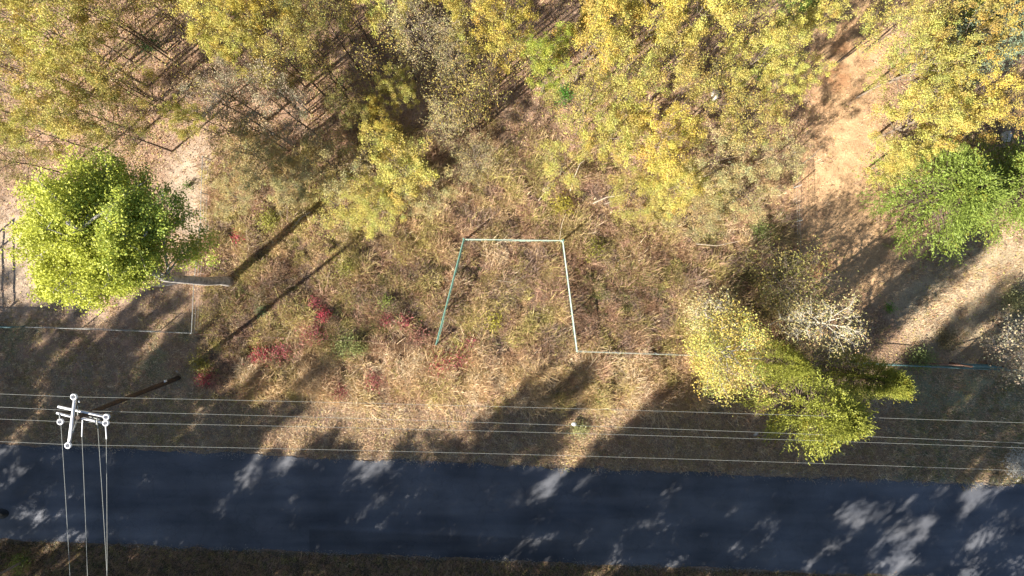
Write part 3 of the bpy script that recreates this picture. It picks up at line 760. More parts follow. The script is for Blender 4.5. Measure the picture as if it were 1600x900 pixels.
def big_tree():
    # crown spreads round (-20.6, 3.2) at 12 m, trunk comes straight up from the ground at the fence
    x, y = P(358, 440)
    rng = np.random.default_rng(300)
    e = thing('broadleaf_tree', 'big lime-green tree with a thick pale trunk by the corner fence', 'tree', (x, y, 0))
    wood = MB()
    cen = np.array([-20.6 - x, 3.3 - y, 12.0])
    tp = np.array([[0, 0, -.2], [.02, .05, 1.5], [-.06, -.02, 3.5], [.05, .05, 6], [-.05, .12, 8.5], [-.35, .7, 10.6], [-1.0, 1.7, 12.3], [-1.5, 2.6, 14.5]])
    wood.tube(tp, [.36, .29, .27, .25, .22, .17, .11, .04], 10)
    cl = []; cw = []
    for i in range(46):
        t = rng.uniform(.52, 1.0); q = t * 7; i0 = min(int(q), 6); p = tp[i0] + (tp[i0 + 1] - tp[i0]) * (q - i0)
        d = unit(rng.normal(size=3)); d[2] = d[2] * .8 + .05
        tgt = cen + unit(d) * np.array([4.2, 3.7, 3.2]) * rng.uniform(.62, 1.08) * (1 + .14 * math.sin(3 * math.atan2(d[1], d[0]) + 1))
        if tgt[0] - cen[0] > 2.5 and rng.random() < .5: tgt[2] -= 1.0
        mid = (p + tgt) / 2 + rng.normal(0, .25, 3) + np.array([0, 0, .35])
        wood.tube(np.array([p, mid * .5 + p * .5 + np.array([0, 0, .1]), mid, (mid + tgt) / 2, tgt]), np.array([.085, .07, .05, .03, .012]), 5, cap=False)
        for s in range(16):
            f = rng.uniform(.35, 1.02); b0 = p * (1 - f) * (1 - f) + 2 * mid * f * (1 - f) + tgt * f * f
            e2 = b0 + unit(rng.normal(size=3) + np.array([0, 0, .2])) * rng.uniform(.4, 1.1)
            wood.tube(np.array([b0, e2]), [.018, .006], 3, cap=False)
            cl += [e2, b0 * .4 + e2 * .6]; w = rng.uniform(.2, 1.7); cw += [w, w * .5]
    for i in range(420):
        d = unit(rng.normal(size=3)); d[2] = abs(d[2]) * (1 if i % 4 else -1); cl.append(cen + d * np.array([3.8, 3.3, 2.5]) * rng.uniform(.55, 1.0) * (.80 + .34 * vnoise(d[0] * 2.3 + 9, d[1] * 2.3 + 4 + d[2], 55))); cw.append(rng.uniform(.1, 1.0) ** 1.6)
    # hanging tuft on the right side and another over the trunk
    for c0, k in (((1.9, 1.6, 9.2), 26), ((2.6, 2.1, 8.8), 22), ((.4, .55, 8.6), 6)):
        p = tp[4]; c0 = np.array(c0) + np.array([-.6, .0, 0])
        wood.tube(np.array([p, (p + c0) / 2 + [0, 0, .4], c0]), [.06, .04, .015], 5, cap=False)
        for s in range(k): cl.append(c0 + rng.normal(0, .5, 3)); cw.append(.6)
    # fork arms seen on the trunk
    wood.tube(np.array([tp[3], [-.55, -.25, 7.6], [-1.2, -.3, 9.6]]), [.14, .10, .05], 7, cap=False)
    cl = np.array(cl); cw = np.array(cw); cw /= cw.sum(); n = 140000
    tint = rng.normal(0, 1, (len(cl), 2)); ix = rng.choice(len(cl), n, p=cw)
    c = cl[ix] + rng.normal(0, .21, (n, 3)); nr = unit(rng.normal(size=(n, 3)) + np.array([0, 0, .6]))
    # sunlight on the crown's west and south side, painted into the leaf colour
    sunlit_side = sst(-5.5, .8, -(c[:, 0] - cen[0]) * .9 - (c[:, 1] - cen[1]) * .3 + rng.normal(0, 1.2, n) + tint[ix, 0] * 1.0)
    col = np.array([.21, .29, .055]) * (1 - sunlit_side[:, None]) + np.array([.46, .48, .075]) * sunlit_side[:, None]
    col = col * rng.uniform(.75, 1.25, (n, 1)) * (1 + .1 * tint[ix, 1:])
    s = .078 * rng.uniform(.6, 1.4, n)
    v, f, cc = quads(c, nr, s * 1.35, s, col, rng)
    add('trunk', wood.mesh(smooth=True), M_BARK_PALE, e)
    cr = add('crown', mesh_from(v, f, cols=cc), M_LEAF, e); cr.color = (1, 1, 1, 1)
big_tree()

def custom_broad(name, label, cx, cy, zc, h, rpx, col, seed, bark, leaves, cat='tree', leaf=.12, clump=.3, **kw):
    x, y = P(cx, cy, zc); rw = rpx * MPP * (CAM_H - zc) / CAM_H
    wood, (v, f, c) = gen_broad(seed, H=h, R0=rw, leaves=leaves, leaf=leaf, clump=clump, **kw)
    e = thing(name, label, cat, (x, y, 0))
    add('trunk', wood.mesh(smooth=True), bark, e)
    cr = add('crown', mesh_from(v, f, cols=c), M_LEAF, e); k = COLS[col]; cr.color = (k[0], k[1], k[2], 1)
    return e
custom_broad('broadleaf_tree', 'pale yellow-green round tree at the right end of the rough grass', 1130, 546, 5.0, 7.5, 54, 'yellow', 401, M_BARK_PALE, 17000, limbs=26, subs=7, cb=.18, lift=.35, tintvar=.22, clump=.26, trunk_r=.11, leaf=.068)
custom_broad('broadleaf_tree', 'thin-leaved yellow tree with pale twigs beside the round yellow-green tree', 1118, 498, 4.2, 6.0, 34, 'straw', 402, M_BARK_PALE, 4200, leaf=.07, limbs=26, subs=8, cb=.2, lift=.5)
custom_broad('bare_tree', 'whitish bare-branched tree in the corner beside the dark tree shade', 1275, 503, 5.5, 8, 46, 'straw', 403, simple('white_bark', (.42, .38, .31), .8, nscale=10, namt=.3), 4200, leaf=.065, limbs=34, subs=6, cb=.25, lift=.35, trunk_r=.12)
custom_broad('bare_shrub', 'grey-brown twiggy shrub at the right border by the teal fence', 1582, 548, 2.2, 3.4, 46, 'grey', 404, M_BARK_PALE, 3200, cat='shrub', limbs=34, subs=9, cb=.12, lift=.5, trunk_r=.06, leaf=.09)
custom_broad('bare_tree', 'brownish half-bare small tree behind the wire fence left of the shade', 1225, 440, 3.0, 4.5, 52, 'dkolive', 405, M_BARK, 4200, leaf=.065, limbs=26, subs=7, cb=.15, lift=.5, trunk_r=.06)

# trees beyond the picture whose shade falls into it
SHD = [ (1405, 610, 11, 1.8), # where the shade of the crown falls in the photograph, height of crown middle, crown radius
 (40, 650, 10.5, 3.6), (160, 640, 10.5, 3.0), (-40, 560, 10, 3.6), (130, 570, 9, 2.4), (250, 590, 9, 1.8), (180, 520, 9, 1.5), (210, 690, 9.5, 3.0), (30, 540, 10.0, 2.2), (200, 600, 9.5, 1.7),
 (330, 690, 9.5, 2.0), (60, 730, 8.5, 3.2), (230, 740, 8.5, 3.4), (370, 775, 8.5, 3.2), (500, 800, 8.5, 3.6), (640, 800, 8.5, 3.4), (420, 840, 8, 3.0), (560, 800, 8, 2.4),
 (735, 775, 9.0, 2.4), (700, 840, 8, 3.4), (770, 820, 8, 2.6), (905, 820, 8, 2.2), (950, 800, 8.5, 2.4), (1040, 810, 9, 3.0),
 (975, 715, 10, 2.4), (1050, 690, 10, 2.4), (1130, 690, 10, 2.8), (760, 690, 9, 1.9), (740, 700, 9, 1.5), (1130, 790, 9, 3.0), (1240, 800, 9, 2.6), (1210, 730, 10, 2.6), (1340, 690, 10, 2.2), (1320, 770, 9, 2.6),
 (1420, 690, 11, 3.2), (1385, 640, 10.5, 2.2), (1520, 690, 11, 2.6), (1550, 830, 9, 3.6), (1440, 860, 9, 2.0), (1640, 800, 9, 3.6), (1340, 860, 8, 2.0), (1690, 680, 10, 3.0), (100, 800, 8.5, 3.2), (300, 800, 8.5, 3.4), (200, 790, 8.5, 3.2), (430, 800, 8.5, 2.6), (-60, 780, 8.5, 3.2),
 (120, 885, 7, 2.6), (230, 880, 7, 2.6), (400, 890, 7, 2.6), (550, 895, 7, 2.8), (700, 900, 7, 2.8), (850, 905, 7, 2.8), (1000, 905, 7, 2.8), (1150, 910, 7, 2.6), (1300, 915, 7, 2.2), (180, 870, 7.5, 2.4), (330, 870, 7.5, 3.0), (470, 890, 7.5, 3.2), (620, 890, 7.5, 3.2), (770, 890, 7, 3.2), (910, 900, 7, 2.6), (1080, 900, 7, 3.0), (1220, 910, 7, 3.0), (20, 870, 7.5, 2.2),
 (790, 705, 9, 1.8), (960, 715, 10, 1.9), (1015, 715, 10, 2.2), (1085, 715, 10, 2.4), (1160, 722, 10, 2.4), (1290, 705, 10, 2.2), (1470, 660, 11, 2.6), (1570, 640, 11, 2.2), (1385, 690, 10, 2.4), (345, 690, 9, 2.2), (300, 650, 9.5, 1.8)]
for i, (sx, sy, z, r) in enumerate(SHD):
    if sx > 330: z = max(z, ((985 if sx < 1150 else 1015) - sy) / 22.85)
    r *= .88; sy += 8
    if sx > 850 and 740 < sy < 870: r *= .84
    bx, by = SH(sx, sy, z)
    x, y = (bx - 800) * MPP, (450 - by) * MPP
    # keep every one of them out of sight: crown must lie beyond the lower or left border
    e = thing('shade_tree', 'tall leafy tree on the far side of the road beyond the lower edge', 'tree', (x, y, 0), 'shade trees beyond the road', i * 1.3)
    H = z / .83; e.scale = (r / 3.2, r / 3.2, H / 10)
    wm, cm = TREES['D%d' % (i % 3)]
    a = bpy.data.objects.new('trunk', wm); b = bpy.data.objects.new('crown', cm)
    for o in (a, b): COL.objects.link(o); o.parent = e
    k = COLS[('olive', 'ygreen', 'dkolive')[i % 3]]; b.color = (k[0], k[1], k[2], 1)
# a few more of the wood beyond the upper edge
rr = random.Random(5)
for i in range(22):
    bx = -250 + i * 95 + rr.uniform(-20, 20); by = rr.uniform(-160, 30)
    if 1240 < bx < 1400: continue
    x, y = (bx - 800) * MPP, (450 - by) * MPP
    e = thing('woodland_tree', 'yellowing tree deeper in the wood beyond the upper edge', 'tree', (x, y, 0), 'trees deeper in the wood', i * 1.7)
    s = rr.uniform(.9, 1.2); e.scale = (s, s, s)
    wm, cm = TREES[rr.choice(['Y0', 'Y2', 'S0', 'S3', 'Y1'])]
    a = bpy.data.objects.new('trunk', wm); b = bpy.data.objects.new('crown', cm)
    for o in (a, b): COL.objects.link(o); o.parent = e
    k = COLS[rr.choice(['yellow', 'olive', 'gold'])]; b.color = (k[0], k[1], k[2], 1)

# ------------------------------------------------------------------ shrubs
def shrub(name, label, px, py, rpx, h, col, seed, group=None, leaves=None, twigs=34, leaf=.06, matte=M_LEAF, zlift=0):
    rng = np.random.default_rng(seed); x, y = P(px, py, h * .5); r = rpx * MPP
    g = float(ground_z(np.array([x]), np.array([y]))[0])
    e = thing(name, label, 'shrub', (x, y, g), group)
    w = MB(); tips = []
    for i in range(twigs):
        az = rng.uniform(0, 6.28); q = math.sqrt(rng.random()) * r * .95
        t = np.array([math.cos(az) * q, math.sin(az) * q, h * (1 - .45 * (q / r) ** 2) * rng.uniform(.6, 1.05)])
        m = t * np.array([.35, .35, .55]) + rng.normal(0, .04, 3)
        w.tube(np.array([[0, 0, -.05], m, t]), [.014, .01, .004], 3, cap=False); tips += [t, t * .5 + m * .5]
    tips = np.array(tips); n = leaves or int(1500 * r * r + 110)
    c = tips[rng.integers(0, len(tips), n)] + rng.normal(0, .16 + .12 * r, (n, 3)); c[:, 2] = np.abs(c[:, 2])
    nr = unit(rng.normal(size=(n, 3)) + np.array([0, 0, .8]))
    cc = np.ones((n, 3)) * rng.uniform(.65, 1.3, (n, 1)); s = leaf * rng.uniform(.7, 1.4, n)
    v, f, cc = quads(c, nr, s * 1.6, s * .9, cc, rng)
    add('stem', w.mesh(), M_BARK, e); cr = add('foliage', mesh_from(v, f, cols=cc), matte, e); cr.color = tuple(q * .8 for q in col) + (1,)
    return e
RED = (.50, .065, .095); CRIM = (.43, .10, .12); PINK = (.38, .16, .13)
for i, (px, py, r, h, c, lab) in enumerate([
    (322, 592, 8, .7, RED, 'small bright red shrub right of the foot of the utility pole'),
    (405, 556, 9, .8, RED, 'red shrub at the left end of the overgrown front fence'),
    (440, 546, 9, .8, CRIM, 'dull crimson shrub second from the left along the front fence'),
    (488, 520, 12, 1.0, CRIM, 'broad crimson shrub in the dark hollow left of the weeds'),
    (506, 492, 7, .9, RED, 'bright red shrub highest up the slope left of the entrance'),
    (492, 472, 5, .8, CRIM, 'tiny crimson shrub above the broad crimson one'),
    (372, 372, 4, .6, RED, 'tiny red shrub near the trunk of the big lime-green tree'),
    (605, 500, 6, .8, CRIM, 'small crimson shrub below the pale green weed'),
    (634, 503, 7, .8, CRIM, 'crimson shrub left of the corner of the green fence'),
    (688, 566, 13, .8, RED, 'red shrub just below the lower corner of the left entrance fence'),
    (718, 558, 14, .8, CRIM, 'wide crimson shrub in the mouth of the entrance'),
    (735, 535, 8, .7, CRIM, 'crimson shrub inside the entrance near the left fence'),
    (582, 594, 9, .6, CRIM, 'faded crimson shrub above the verge in the left middle'),
    (655, 522, 9, .8, PINK, 'pinkish dry shrub on the overgrown fence left of the entrance'),
    (530, 612, 7, .5, CRIM, 'small crimson shrub low on the verge left of the centre')]):
    shrub('red_shrub', lab, px, py, r * 1.5, h, c, 500 + i, 'red-leaved shrubs along the front fence', leaves=int(130 + 30 * r))
for i, (px, py, r, h, c, lab) in enumerate([
    (604, 472, 9, 1.1, (.34, .40, .10), 'pale green weed standing in the dark grass left of the entrance'),
    (768, 502, 16, .6, (.52, .48, .06), 'bright yellow low bush in the middle of the fenced entrance'),
    (312, 570, 17, .8, (.33, .29, .06), 'mustard-yellow bush beside the foot of the utility pole'),
    (540, 540, 20, .8, (.30, .33, .12), 'grey-green leafy bush on the front fence line'),
    (560, 545, 12, .8, (.32, .36, .12), 'smaller grey-green bush to the right on the front fence line'),
    (408, 487, 6, .6, (.20, .30, .14), 'small cool green weed below the two long shadows'),
    (420, 345, 18, .9, (.36, .35, .07), 'yellow-green bush near the start of the long shadow'),
    (540, 420, 16, .8, (.33, .32, .07), 'olive bush beside the thin pole shadow'),
    (878, 148, 17, 1.6, (.09, .26, .025), 'vivid dark green bush under the yellow trees'),
    (1190, 120, 12, 1.2, (.12, .26, .03), 'green bush at the left edge of the track'),
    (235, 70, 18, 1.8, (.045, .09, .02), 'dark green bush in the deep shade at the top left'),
    (880, 320, 17, 1.0, (.44, .38, .06), 'yellow bush just above the right gate post'),
    (925, 390, 17, .9, (.32, .31, .05), 'olive-yellow bush right of the gate'),
    (935, 620, 9, .5, (.30, .36, .08), 'light green weed clump on the crest of the verge'),
    (905, 672, 15, .6, (.40, .40, .17), 'pale straw-green grass clump beside the white litter'),
    (1440, 563, 22, .9, (.25, .30, .10), 'loose green bush on the teal fence'),
    (1480, 530, 16, .7, (.20, .17, .08), 'brownish low bush above the teal fence'),
    (1392, 481, 4, .4, (.16, .32, .04), 'tiny green weed in the cedar shade'),
    (1585, 470, 26, 1.0, (.27, .27, .12), 'dull green shrub at the right border above the twiggy one'),
    (293, 289, 4, .4, (.14, .22, .04), 'tiny green weed on the pale clearing at left'),
    (160, 300, 10, .8, (.3, .28, .08), 'olive bush half hidden under the lime-green tree'),
    (30, 880, 16, .7, (.20, .25, .05), 'green weed clump in the lower left corner beyond the road'),
    (1130, 300, 16, .9, (.40, .36, .08), 'yellow bush at the right part of the wood edge'),
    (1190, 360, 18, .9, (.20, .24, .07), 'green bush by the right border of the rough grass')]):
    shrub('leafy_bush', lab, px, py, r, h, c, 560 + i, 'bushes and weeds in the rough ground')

# bare sapling on the near side of the road
def sapling():
    x, y = P(322, 905); rng = np.random.default_rng(8); w = MB()
    e = thing('bare_sapling', 'leafless pale forked sapling at the lower edge beyond the road', 'sapling', (x, y, 0))
    w.tube([[0, 0, 0], [0, .05, .8], [-.05, .15, 1.4]], [.035, .03, .025], 6)
    st = MB()
    for pts in ([[-.05, .15, 1.4], [-.2, .45, 1.7], [-.4, .8, 2.0]], [[-.05, .15, 1.4], [.15, .5, 1.7], [.35, .9, 2.1], [.45, 1.2, 2.3]], [[.2, .6, 1.8], [.42, .85, 2.0], [.5, 1.0, 2.2]], [[-.2, .45, 1.7], [-.4, .5, 1.8]]):
        st.tube(pts, np.linspace(.024, .008, len(pts)), 5)
    add('trunk', w.mesh(), M_DEAD, e); add('branch', st.mesh(), M_DEAD, e)
sapling()

# ------------------------------------------------------------------ utility pole, crossarms, wires
PZ = 10.7
def W3(px, py, z):
    a, b = P(px, py, z); return np.array([a, b, z])
pole_base = np.array([*P(279, 590), 0.0])
def utility_pole():
    root = thing('utility_pole', 'dark wooden utility pole with white crossarms beside the road', 'utility pole', tuple(pole_base))
    o = -pole_base
    top = W3(126, 651, PZ)
    w = MB(); w.tube([[0, 0, -.2], (top + o) * .5 , top + o + [0, 0, .25]], [.165, .14, .11], 12); add('pole', w.mesh(smooth=True), M_POLE, root)
    def arm(a, b, z, wd=.10):
        q = MB(); q.bar(W3(*a, z) + o, W3(*b, z) + o, wd, .12); return add('crossarm', q.mesh(), M_ARM, root)
    arm((118, 617), (108, 694), PZ + .1, .12)
    arm((91, 635), (170, 652), PZ - .25); arm((89, 645), (113, 651), PZ - .75); arm((128, 653), (169, 662), PZ - .75)
    for a, b, z0, z1 in (((121, 634), (122, 650), PZ + .05, PZ - .4), ((122, 650), (114, 676), PZ - .9, PZ + .02), ((140, 651), (156, 655), PZ - .7, PZ - .28)):
        q = MB(); q.bar(W3(*a, z0) + o, W3(*b, z1) + o, .035, .06); add('brace', q.mesh(), M_GALV, root)
    for px, py, z, name in ((115, 620, PZ + .3, ''), (106, 696, PZ + .3, ''), (94, 659, PZ - .6, ''), (166, 651.5, PZ, ''), (165, 661, PZ - .5, '')):
        q = MB(); c = W3(px, py, z) + o
        q.torus(c, (0, 0, 1), .135, .04); q.torus(c - [0, 0, .1], (0, 0, 1), .12, .035); q.bar(c + [-.03, -.13, -.14], c + [.03, .13, -.14], .04)
        ins = add('insulator', q.mesh(smooth=True), M_INS, root)
        d = MB(); d.tube([c - [0, 0, .25], c + [0, 0, .02]], .085, 10); add('core', d.mesh(), M_INS_DARK, ins)
    q = MB(); q.bar(W3(93, 645, PZ - .72) + o, W3(94, 657, PZ - .62) + o, .05); add('bracket', q.mesh(), M_GALV, root)
    q = MB(); q.bar(W3(152, 653, PZ - .3) + o, W3(151, 664, PZ - .5) + o, .05); add('bracket', q.mesh(), M_GALV, root)
    q = MB(); q.tube([W3(124, 628, PZ + .1) + o, W3(123, 627, PZ + .3) + o], .035, 8); add('bolt', q.mesh(), M_WHITE, root)
    for px, py, px2, py2 in ((129, 656, 128, 682), ):
        q = MB(); q.tube([W3(px, py, PZ - .7) + o, W3(px2, py2, PZ - .8) + o], .032, 8); add('strain_insulator', q.mesh(), M_INS, root)
    q = MB(); q.tube([W3(165, 664, PZ - .6) + o, W3(166.5, 686, PZ - .7) + o], .032, 8); add('strain_insulator', q.mesh(), M_INS, root)
    q = MB(); q.bar([.16, .05, 1.9], [.16, .05, 2.2], .05, .14); add('tag', q.mesh(), M_WHITE, root)
    return root
up = utility_pole()
def copy_tree(o, parent=None):
    c = o.copy(); COL.objects.link(c)
    if parent: c.parent = parent
    for ch in list(o.children): copy_tree(ch, c)
    return c
for dx, dy, lab in ((62, -2.6, 'utility pole further along the road beyond the right edge'), (-60, 2.4, 'utility pole further back along the road beyond the left edge'),
                    (1.5, -48, 'utility pole in the field beyond the lower edge')):
    c = copy_tree(up); c.location = (pole_base[0] + dx, pole_base[1] + dy, 0); c['label'] = lab; c['group'] = 'utility poles'
up['group'] = 'utility poles'
def wire(label, pts, r=.016, group='power lines'):
    q = MB(); q.tube(pts, r, 5, cap=False)
    o = add('power_line', q.mesh(smooth=True), M_WIRE); o['label'] = label; o['category'] = 'power line'; o['group'] = group
for (y0, y1, zz, lab) in ((620, 660.5, PZ + .35, 'uppermost of the long power lines, farthest from the road'),
                          (641.5, 692, PZ - .2, 'second of the long power lines counted from the field side'),
                          (659.5, 699.5, PZ - .3, 'third of the long power lines, close under the second'),
                          (695, 735.5, PZ + .35, 'lowest of the long power lines, running along the road edge')):
    a = W3(115, y0, zz); sag = .9; t1 = .78
    z1 = zz - 4 * sag * t1 * (1 - t1); b = W3(1600, y1, z1)
    dirv = (b - a)[:2] / (b - a)[0]
    pts = []
    for k in range(-20, 29):
        x = a[0] + k * (62 / 28.) if k >= 0 else a[0] + k * 3.0
        u = (k / 28.) if k >= 0 else (-k / 20.)
        pts.append([x, a[1] + dirv[1] * (x - a[0]), zz - 4 * sag * u * (1 - u)])
    wire(lab, pts, .006)
for (x0, y0, x1, z0, lab) in ((95, 660, 107, PZ - .6, 'leftmost wire crossing the road from the pole'), (128, 680, 135, PZ - .8, 'second wire from the left crossing the road'),
                              (152, 656, 165, PZ - .45, 'thin wire crossing the road that meets the rightmost one'), (166, 684, 166, PZ - .7, 'rightmost wire crossing the road from the pole')):
    a = W3(x0, y0, z0); b = W3(x1, 900, z0 - .35); pts = []
    for k in range(25):
        u = k / 24.; yy = a[1] - 46 * u
        pts.append([a[0] + (b[0] - a[0]) * (yy - a[1]) / (b[1] - a[1]) * (1 if u < .25 else 1), yy, z0 - 3.2 * u * (1 - u)])
    pts = np.array(pts); pts[:, 0] = a[0] + (b[0] - a[0]) * np.minimum(1.6, (a[1] - pts[:, 1]) / (a[1] - b[1]))
    wire(lab, pts, .012, 'wires crossing the road')

# ------------------------------------------------------------------ fences and gates
def gz1(x, y): return float(ground_z(np.array([x]), np.array([y]))[0])
def fence(label, pts, mat, railmat, h=1.25, step=2.6, mesh_step=.12, top=True, group='green wire mesh fences', rail_r=.025, mid=0):
    """pts: ground pixels"""
    p0 = P(*pts[0]); root = thing('wire_fence', label, 'fence', (p0[0], p0[1], 0), group)
    posts = []; panel = MB(); rail = MB()
    for (a, b) in zip(pts[:-1], pts[1:]):
        A = np.array(P(*a)); B = np.array(P(*b)); L = np.linalg.norm(B - A); d = (B - A) / L; n = max(1, round(L / step))
        for i in range(n + 1):
            q = A + d * L * i / n; posts.append(q - np.array(p0))
        hs = np.arange(.08, h - .02, mesh_step * 1.3)
        A0 = A - np.array(p0); B0 = B - np.array(p0)
        for z in hs: panel.bar([*A0, z], [*B0, z], .008)
        for i in range(int(L / mesh_step)):
            q = A0 + d * i * mesh_step; panel.bar([*q, .05], [*q, h - .01], .007)
        if top: rail.tube([[*A0, h], [*((A0 + B0) / 2), h + .01], [*B0, h]], rail_r, 7)
        if mid: rail.tube([[*A0, mid], [*B0, mid]], rail_r * .7, 6)
    seen = []
    for q in posts:
        if any(np.linalg.norm(q - s) < .3 for s in seen): continue
        seen.append(q); m = MB(); m.tube([[*q, -.2], [*q, h + .06]], .034, 8); add('post', m.mesh(), mat, root)
    add('mesh_panel', panel.mesh(), mat, root)
    if top: add('top_rail', rail.mesh(smooth=True), railmat, root)
    return root
fence('green mesh fence flaring from the left gate post to the road side', [(727, 376), (685, 536)], M_GREEN, M_GREEN, h=1.45, rail_r=.05)
fence('pale-topped mesh fence flaring from the right gate post to the road side', [(877, 378), (899, 547)], M_GREEN, M_WHITEGREEN, h=1.45, rail_r=.05)
fence('long wire fence along the verge right of the entrance', [(899, 547), (1085, 553), (1240, 561)], M_GALV, M_WHITEGREEN, h=1.2, rail_r=.013, mesh_step=.3)
fence('teal mesh fence between the cedars and the brace at the clearing', [(1330, 566), (1395, 568), (1480, 572)], M_TEAL, M_TEAL, h=1.2, rail_r=.03)
fence('teal mesh fence right of the brace post at the right border', [(1484, 572), (1560, 575), (1720, 582)], M_TEAL, M_TEAL, h=1.25, rail_r=.04)
fence('overgrown grey wire fence along the verge left of the entrance', [(683, 537), (560, 531), (314, 521)], M_RUST, M_RUST, h=.9, rail_r=.01, mesh_step=.3)
fence('thin grey wire fence in the shade below the big lime-green tree', [(310, 519), (130, 512), (60, 510)], M_GALV, M_GALV, h=1.1, rail_r=.014, mesh_step=.3)
fence('short teal fence panel at the left border', [(38, 510), (-120, 506)], M_TEAL, M_TEAL, h=1.2, rail_r=.05)
fence('wire fence running past the thick pale trunk away from the road', [(313, 519), (317, 440), (326, 360), (330, 250)], M_GALV, M_GALV, h=1.3, rail_r=.014, mesh_step=.3)
fence('wire fence along the left side of the dirt track', [(1222, 556), (1228, 470), (1243, 400), (1238, 240)], M_GALV, M_RUST, h=1.2, rail_r=.01, mesh_step=.3)

def gate():
    A = np.array(P(727, 376)); B = np.array(P(877, 378)); root = thing('field_gate', 'closed double gate of pale thin pipe across the overgrown entrance', 'gate', (A[0], A[1], 0))
    D = B - A; z1, z0 = 1.45, .2
    for nm, s0, s1 in (('gate_leaf', .01, .495), ('gate_leaf', .505, .99)):
        a = D * s0; b = D * s1; q = MB()
        q.tube([[*a, z1], [*b, z1]], .03, 7); q.tube([[*a, z0], [*b, z0]], .022, 7); q.tube([[*a, z0], [*a, z1]], .025, 7); q.tube([[*b, z0], [*b, z1]], .025, 7)
        m = (a + b) / 2; q.tube([[*m, z0], [*m, z1]], .02, 6)
        lf = add(nm, q.mesh(smooth=True), M_WHITEGREEN, root)
        w = MB(); L = np.linalg.norm(b - a); d = (b - a) / L
        for z in np.arange(z0 + .15, z1, .15): w.bar([*a, z], [*b, z], .007)
        for i in range(1, int(L / .15)): q2 = a + d * i * .15; w.bar([*q2, z0], [*q2, z1], .006)
        add('mesh_infill', w.mesh(), M_GREEN, lf)
    for p in (np.zeros(2), D):
        q = MB(); q.tube([[*p, -.2], [*p, 1.75]], .06, 10); add('gate_post', q.mesh(smooth=True), M_GREEN, root)
gate()

def pipe_brace():
    x, y = P(1484, 567); root = thing('brace_post', 'dark pipe fence end with four rails and a slanting brace at the clearing', 'fence', (x, y, 0))
    q = MB(); q.tube([[0, 0, -.2], [0, 0, 2.25]], .06, 9); add('post', q.mesh(smooth=True), M_RUST, root)
    d = np.array(P(1484 + 52, 569)) - np.array(P(1484, 567))
    for z in (.45, .95, 1.5, 2.15):
        q = MB(); q.tube([[0, 0, z], [d[0] * 1.1, d[1], z]], .035, 8); add('rail', q.mesh(smooth=True), M_TEAL, root)
    q = MB(); q.tube([[d[0] * 1.1, d[1], -.2], [d[0] * 1.1, d[1], 2.25]], .05, 8); add('post', q.mesh(smooth=True), M_RUST, root)
    q = MB(); q.tube([[0, 0, 1.65], [-3.2, .1, .1]], .045, 8); add('brace', q.mesh(smooth=True), M_RUST, root)
pipe_brace()
def pipe_gate():
    a = np.array(P(-30, 385)); b = np.array(P(-28, 516)); root = thing('pipe_gate', 'open pipe gate just beyond the left border, seen by its rail shadows', 'gate', (b[0], b[1], 0)); d = a - b
    for z in (.45, .85, 1.2, 1.8):
        q = MB(); q.tube([[0, 0, z], [d[0] / 2, d[1] / 2, z - .03], [*d, z]], .05, 8); add('rail', q.mesh(smooth=True), M_RUST, root)
    for p, h in (((0, 0), 2.0), ((d[0] * .8, d[1] * .8), 1.85), (tuple(d), 1.85)):
        q = MB(); q.tube([[*p, -.2], [*p, h]], .06, 8); add('post', q.mesh(smooth=True), M_RUST, root)
pipe_gate()

# ------------------------------------------------------------------ loose things
def stick(label, pts, r=.03, name='fallen_branch'):
    q = MB(); P3 = [W3(*p) for p in pts]; c = P3[0].copy(); P3 = [p - c for p in P3]
    q.tube(P3, np.linspace(r, r * .4, len(P3)), 6)
    o = add(name, q.mesh(smooth=True), M_DEAD); o.location = c; o['label'] = label; o['category'] = 'branch'; o['group'] = 'bleached sticks and branches'
stick('bleached stick curving at the tip of the trunk shadow', [(485, 331, .9), (470, 340, 1.0), (458, 356, .9)], .035)
stick('long pale leaning branch at the wood edge right of the centre', [(891, 298, .8), (897, 278, 1.4), (906, 256, 2.0), (914, 250, 2.1)], .035)
stick('thin pale pole leaning up from the right gate post', [(874, 376, .3), (878, 350, .8), (884, 334, 1.2)], .022)
stick('pale stout branch lying in the scrub right of the leaning one', [(926, 318, .7), (948, 308, .9), (972, 305, 1.0), (980, 296, 1.2)], .045)
stick('second pale branch lying just below the stout one', [(944, 319, .7), (962, 313, .8), (976, 307, .9)], .03)
stick('pale branch lying far left of the stout one above the gate', [(841, 314, .7), (850, 302, .9), (861, 290, 1.0)], .025)
stick('long pale stick lying flat in the grass at the right', [(1088, 381, .7), (1120, 384, .7), (1158, 376, .8)], .03)
stick('whitish branch lying near the left edge of the dirt track', [(1088, 281, .6), (1110, 271, .8), (1125, 262, .9)], .04)
stick('grey stick lying in the middle of the entrance', [(775, 438, .5), (800, 441, .6), (822, 430, .5)], .02)
stick('dark-banded stick lying on the pale track', [(1252, 258, .1), (1272, 242, .15), (1286, 226, .1)], .03)
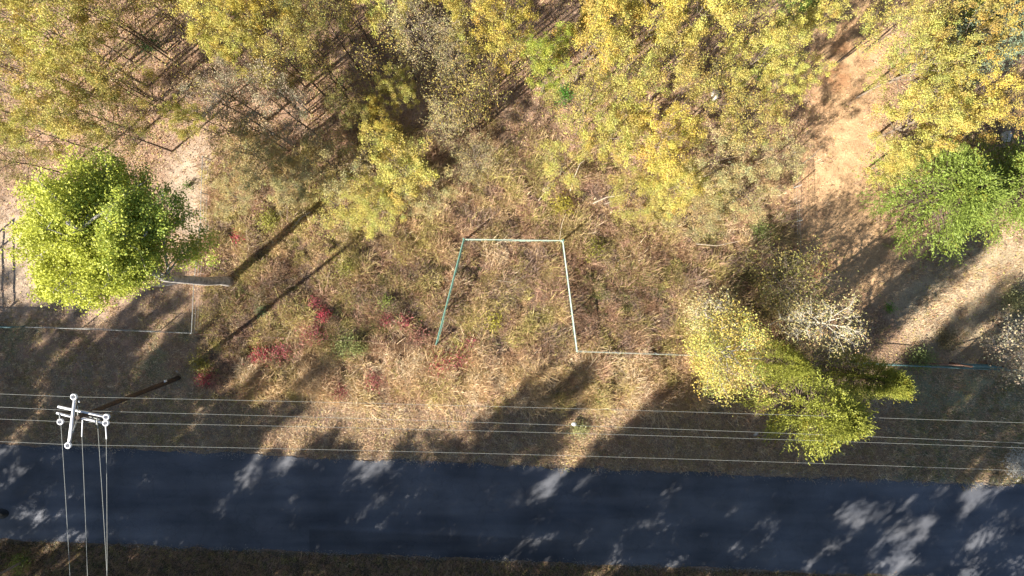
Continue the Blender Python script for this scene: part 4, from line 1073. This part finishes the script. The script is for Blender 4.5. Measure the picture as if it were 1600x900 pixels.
def stone(label, px, py, r, mat=M_STONE, h=.6, seed=0, name='stone', cat='stone'):
    rng = np.random.default_rng(seed + 900); n, k = 12, 8; v = []
    ph = rng.uniform(0, 6, 6)
    for i in range(k + 1):
        th = math.pi * i / k
        for j in range(n):
            a = 2 * math.pi * j / n; q = 1 + .18 * math.sin(2 * a + ph[0]) + .12 * math.sin(3 * a + ph[1] + 2 * th) + .08 * math.sin(5 * th + ph[2] + a)
            v.append([r * q * math.sin(th) * math.cos(a), r * q * .8 * math.sin(th) * math.sin(a), r * h * q * math.cos(th)])
    f = [[i * n + j, (i + 1) * n + j, (i + 1) * n + (j + 1) % n, i * n + (j + 1) % n] for i in range(k) for j in range(n)]
    x, y = P(px, py); o = add(name, mesh_from(v, f, smooth=True), mat); o.location = (x, y, gz1(x, y) + r * h * .45); o.rotation_euler = (0, 0, ph[3])
    o['label'] = label; o['category'] = cat
for i, a in enumerate([('pale boulder under the golden tree right of centre', 1117, 150, .38), ('long pale boulder above the big green cedars', 1570, 214, .42),
                       ('white roadside stone in the shade under the power lines', 1181, 678, .16), ('small white stone at the foot of the utility pole', 277, 580, .1),
                       ('pale stone among the cedar branches', 1600, 250, .3)]):
    stone(a[0], a[1], a[2], a[3], seed=i)
shrub('silvery_bush', 'silvery white bush at the right border beside the asphalt', 1596, 724, 22, 1.0, (.66, .63, .56), 640, None, leaves=2600, twigs=60, leaf=.06)
def litter_bag():
    rng = np.random.default_rng(77); n, k = 16, 9; v = []
    for i in range(k + 1):
        th = math.pi * i / k
        for j in range(n):
            a = 2 * math.pi * j / n; q = 1 + rng.normal(0, .12)
            v.append([.17 * q * math.sin(th) * math.cos(a), .13 * q * math.sin(th) * math.sin(a), .08 * q * math.cos(th) + .06])
    f = [[i * n + j, (i + 1) * n + j, (i + 1) * n + (j + 1) % n, i * n + (j + 1) % n] for i in range(k) for j in range(n)]
    x, y = P(896, 661); o = add('plastic_bag', mesh_from(v, f), M_WHITE); o.location = (x, y, .3); o['label'] = 'crumpled white plastic bag lying on the verge'; o['category'] = 'litter'
litter_bag()
def tar():
    x, y = P(3, 802); v = [[0, 0, .012]]; f = []
    n = 24
    for j in range(n): a = 2 * math.pi * j / n; v.append([.52 * math.cos(a) * (1 + .04 * math.sin(3 * a)), .33 * math.sin(a), .012])
    for j in range(n): v.append([v[1 + j][0] * 1.03, v[1 + j][1] * 1.03, -.012])
    f = [[0, 1 + j, 1 + (j + 1) % n, 1 + (j + 2) % n] for j in range(0, n, 2)] + [[1 + j, 1 + n + j, 1 + n + (j + 1) % n, 1 + (j + 1) % n] for j in range(n)]
    o = add('tar_patch', mesh_from(v, f), M_TAR); o.location = (x, y, .078); o['label'] = 'black oval patch on the asphalt at the left border'; o['category'] = 'tar patch'  # dark oval modelled as a thin tar patch on the road
tar()
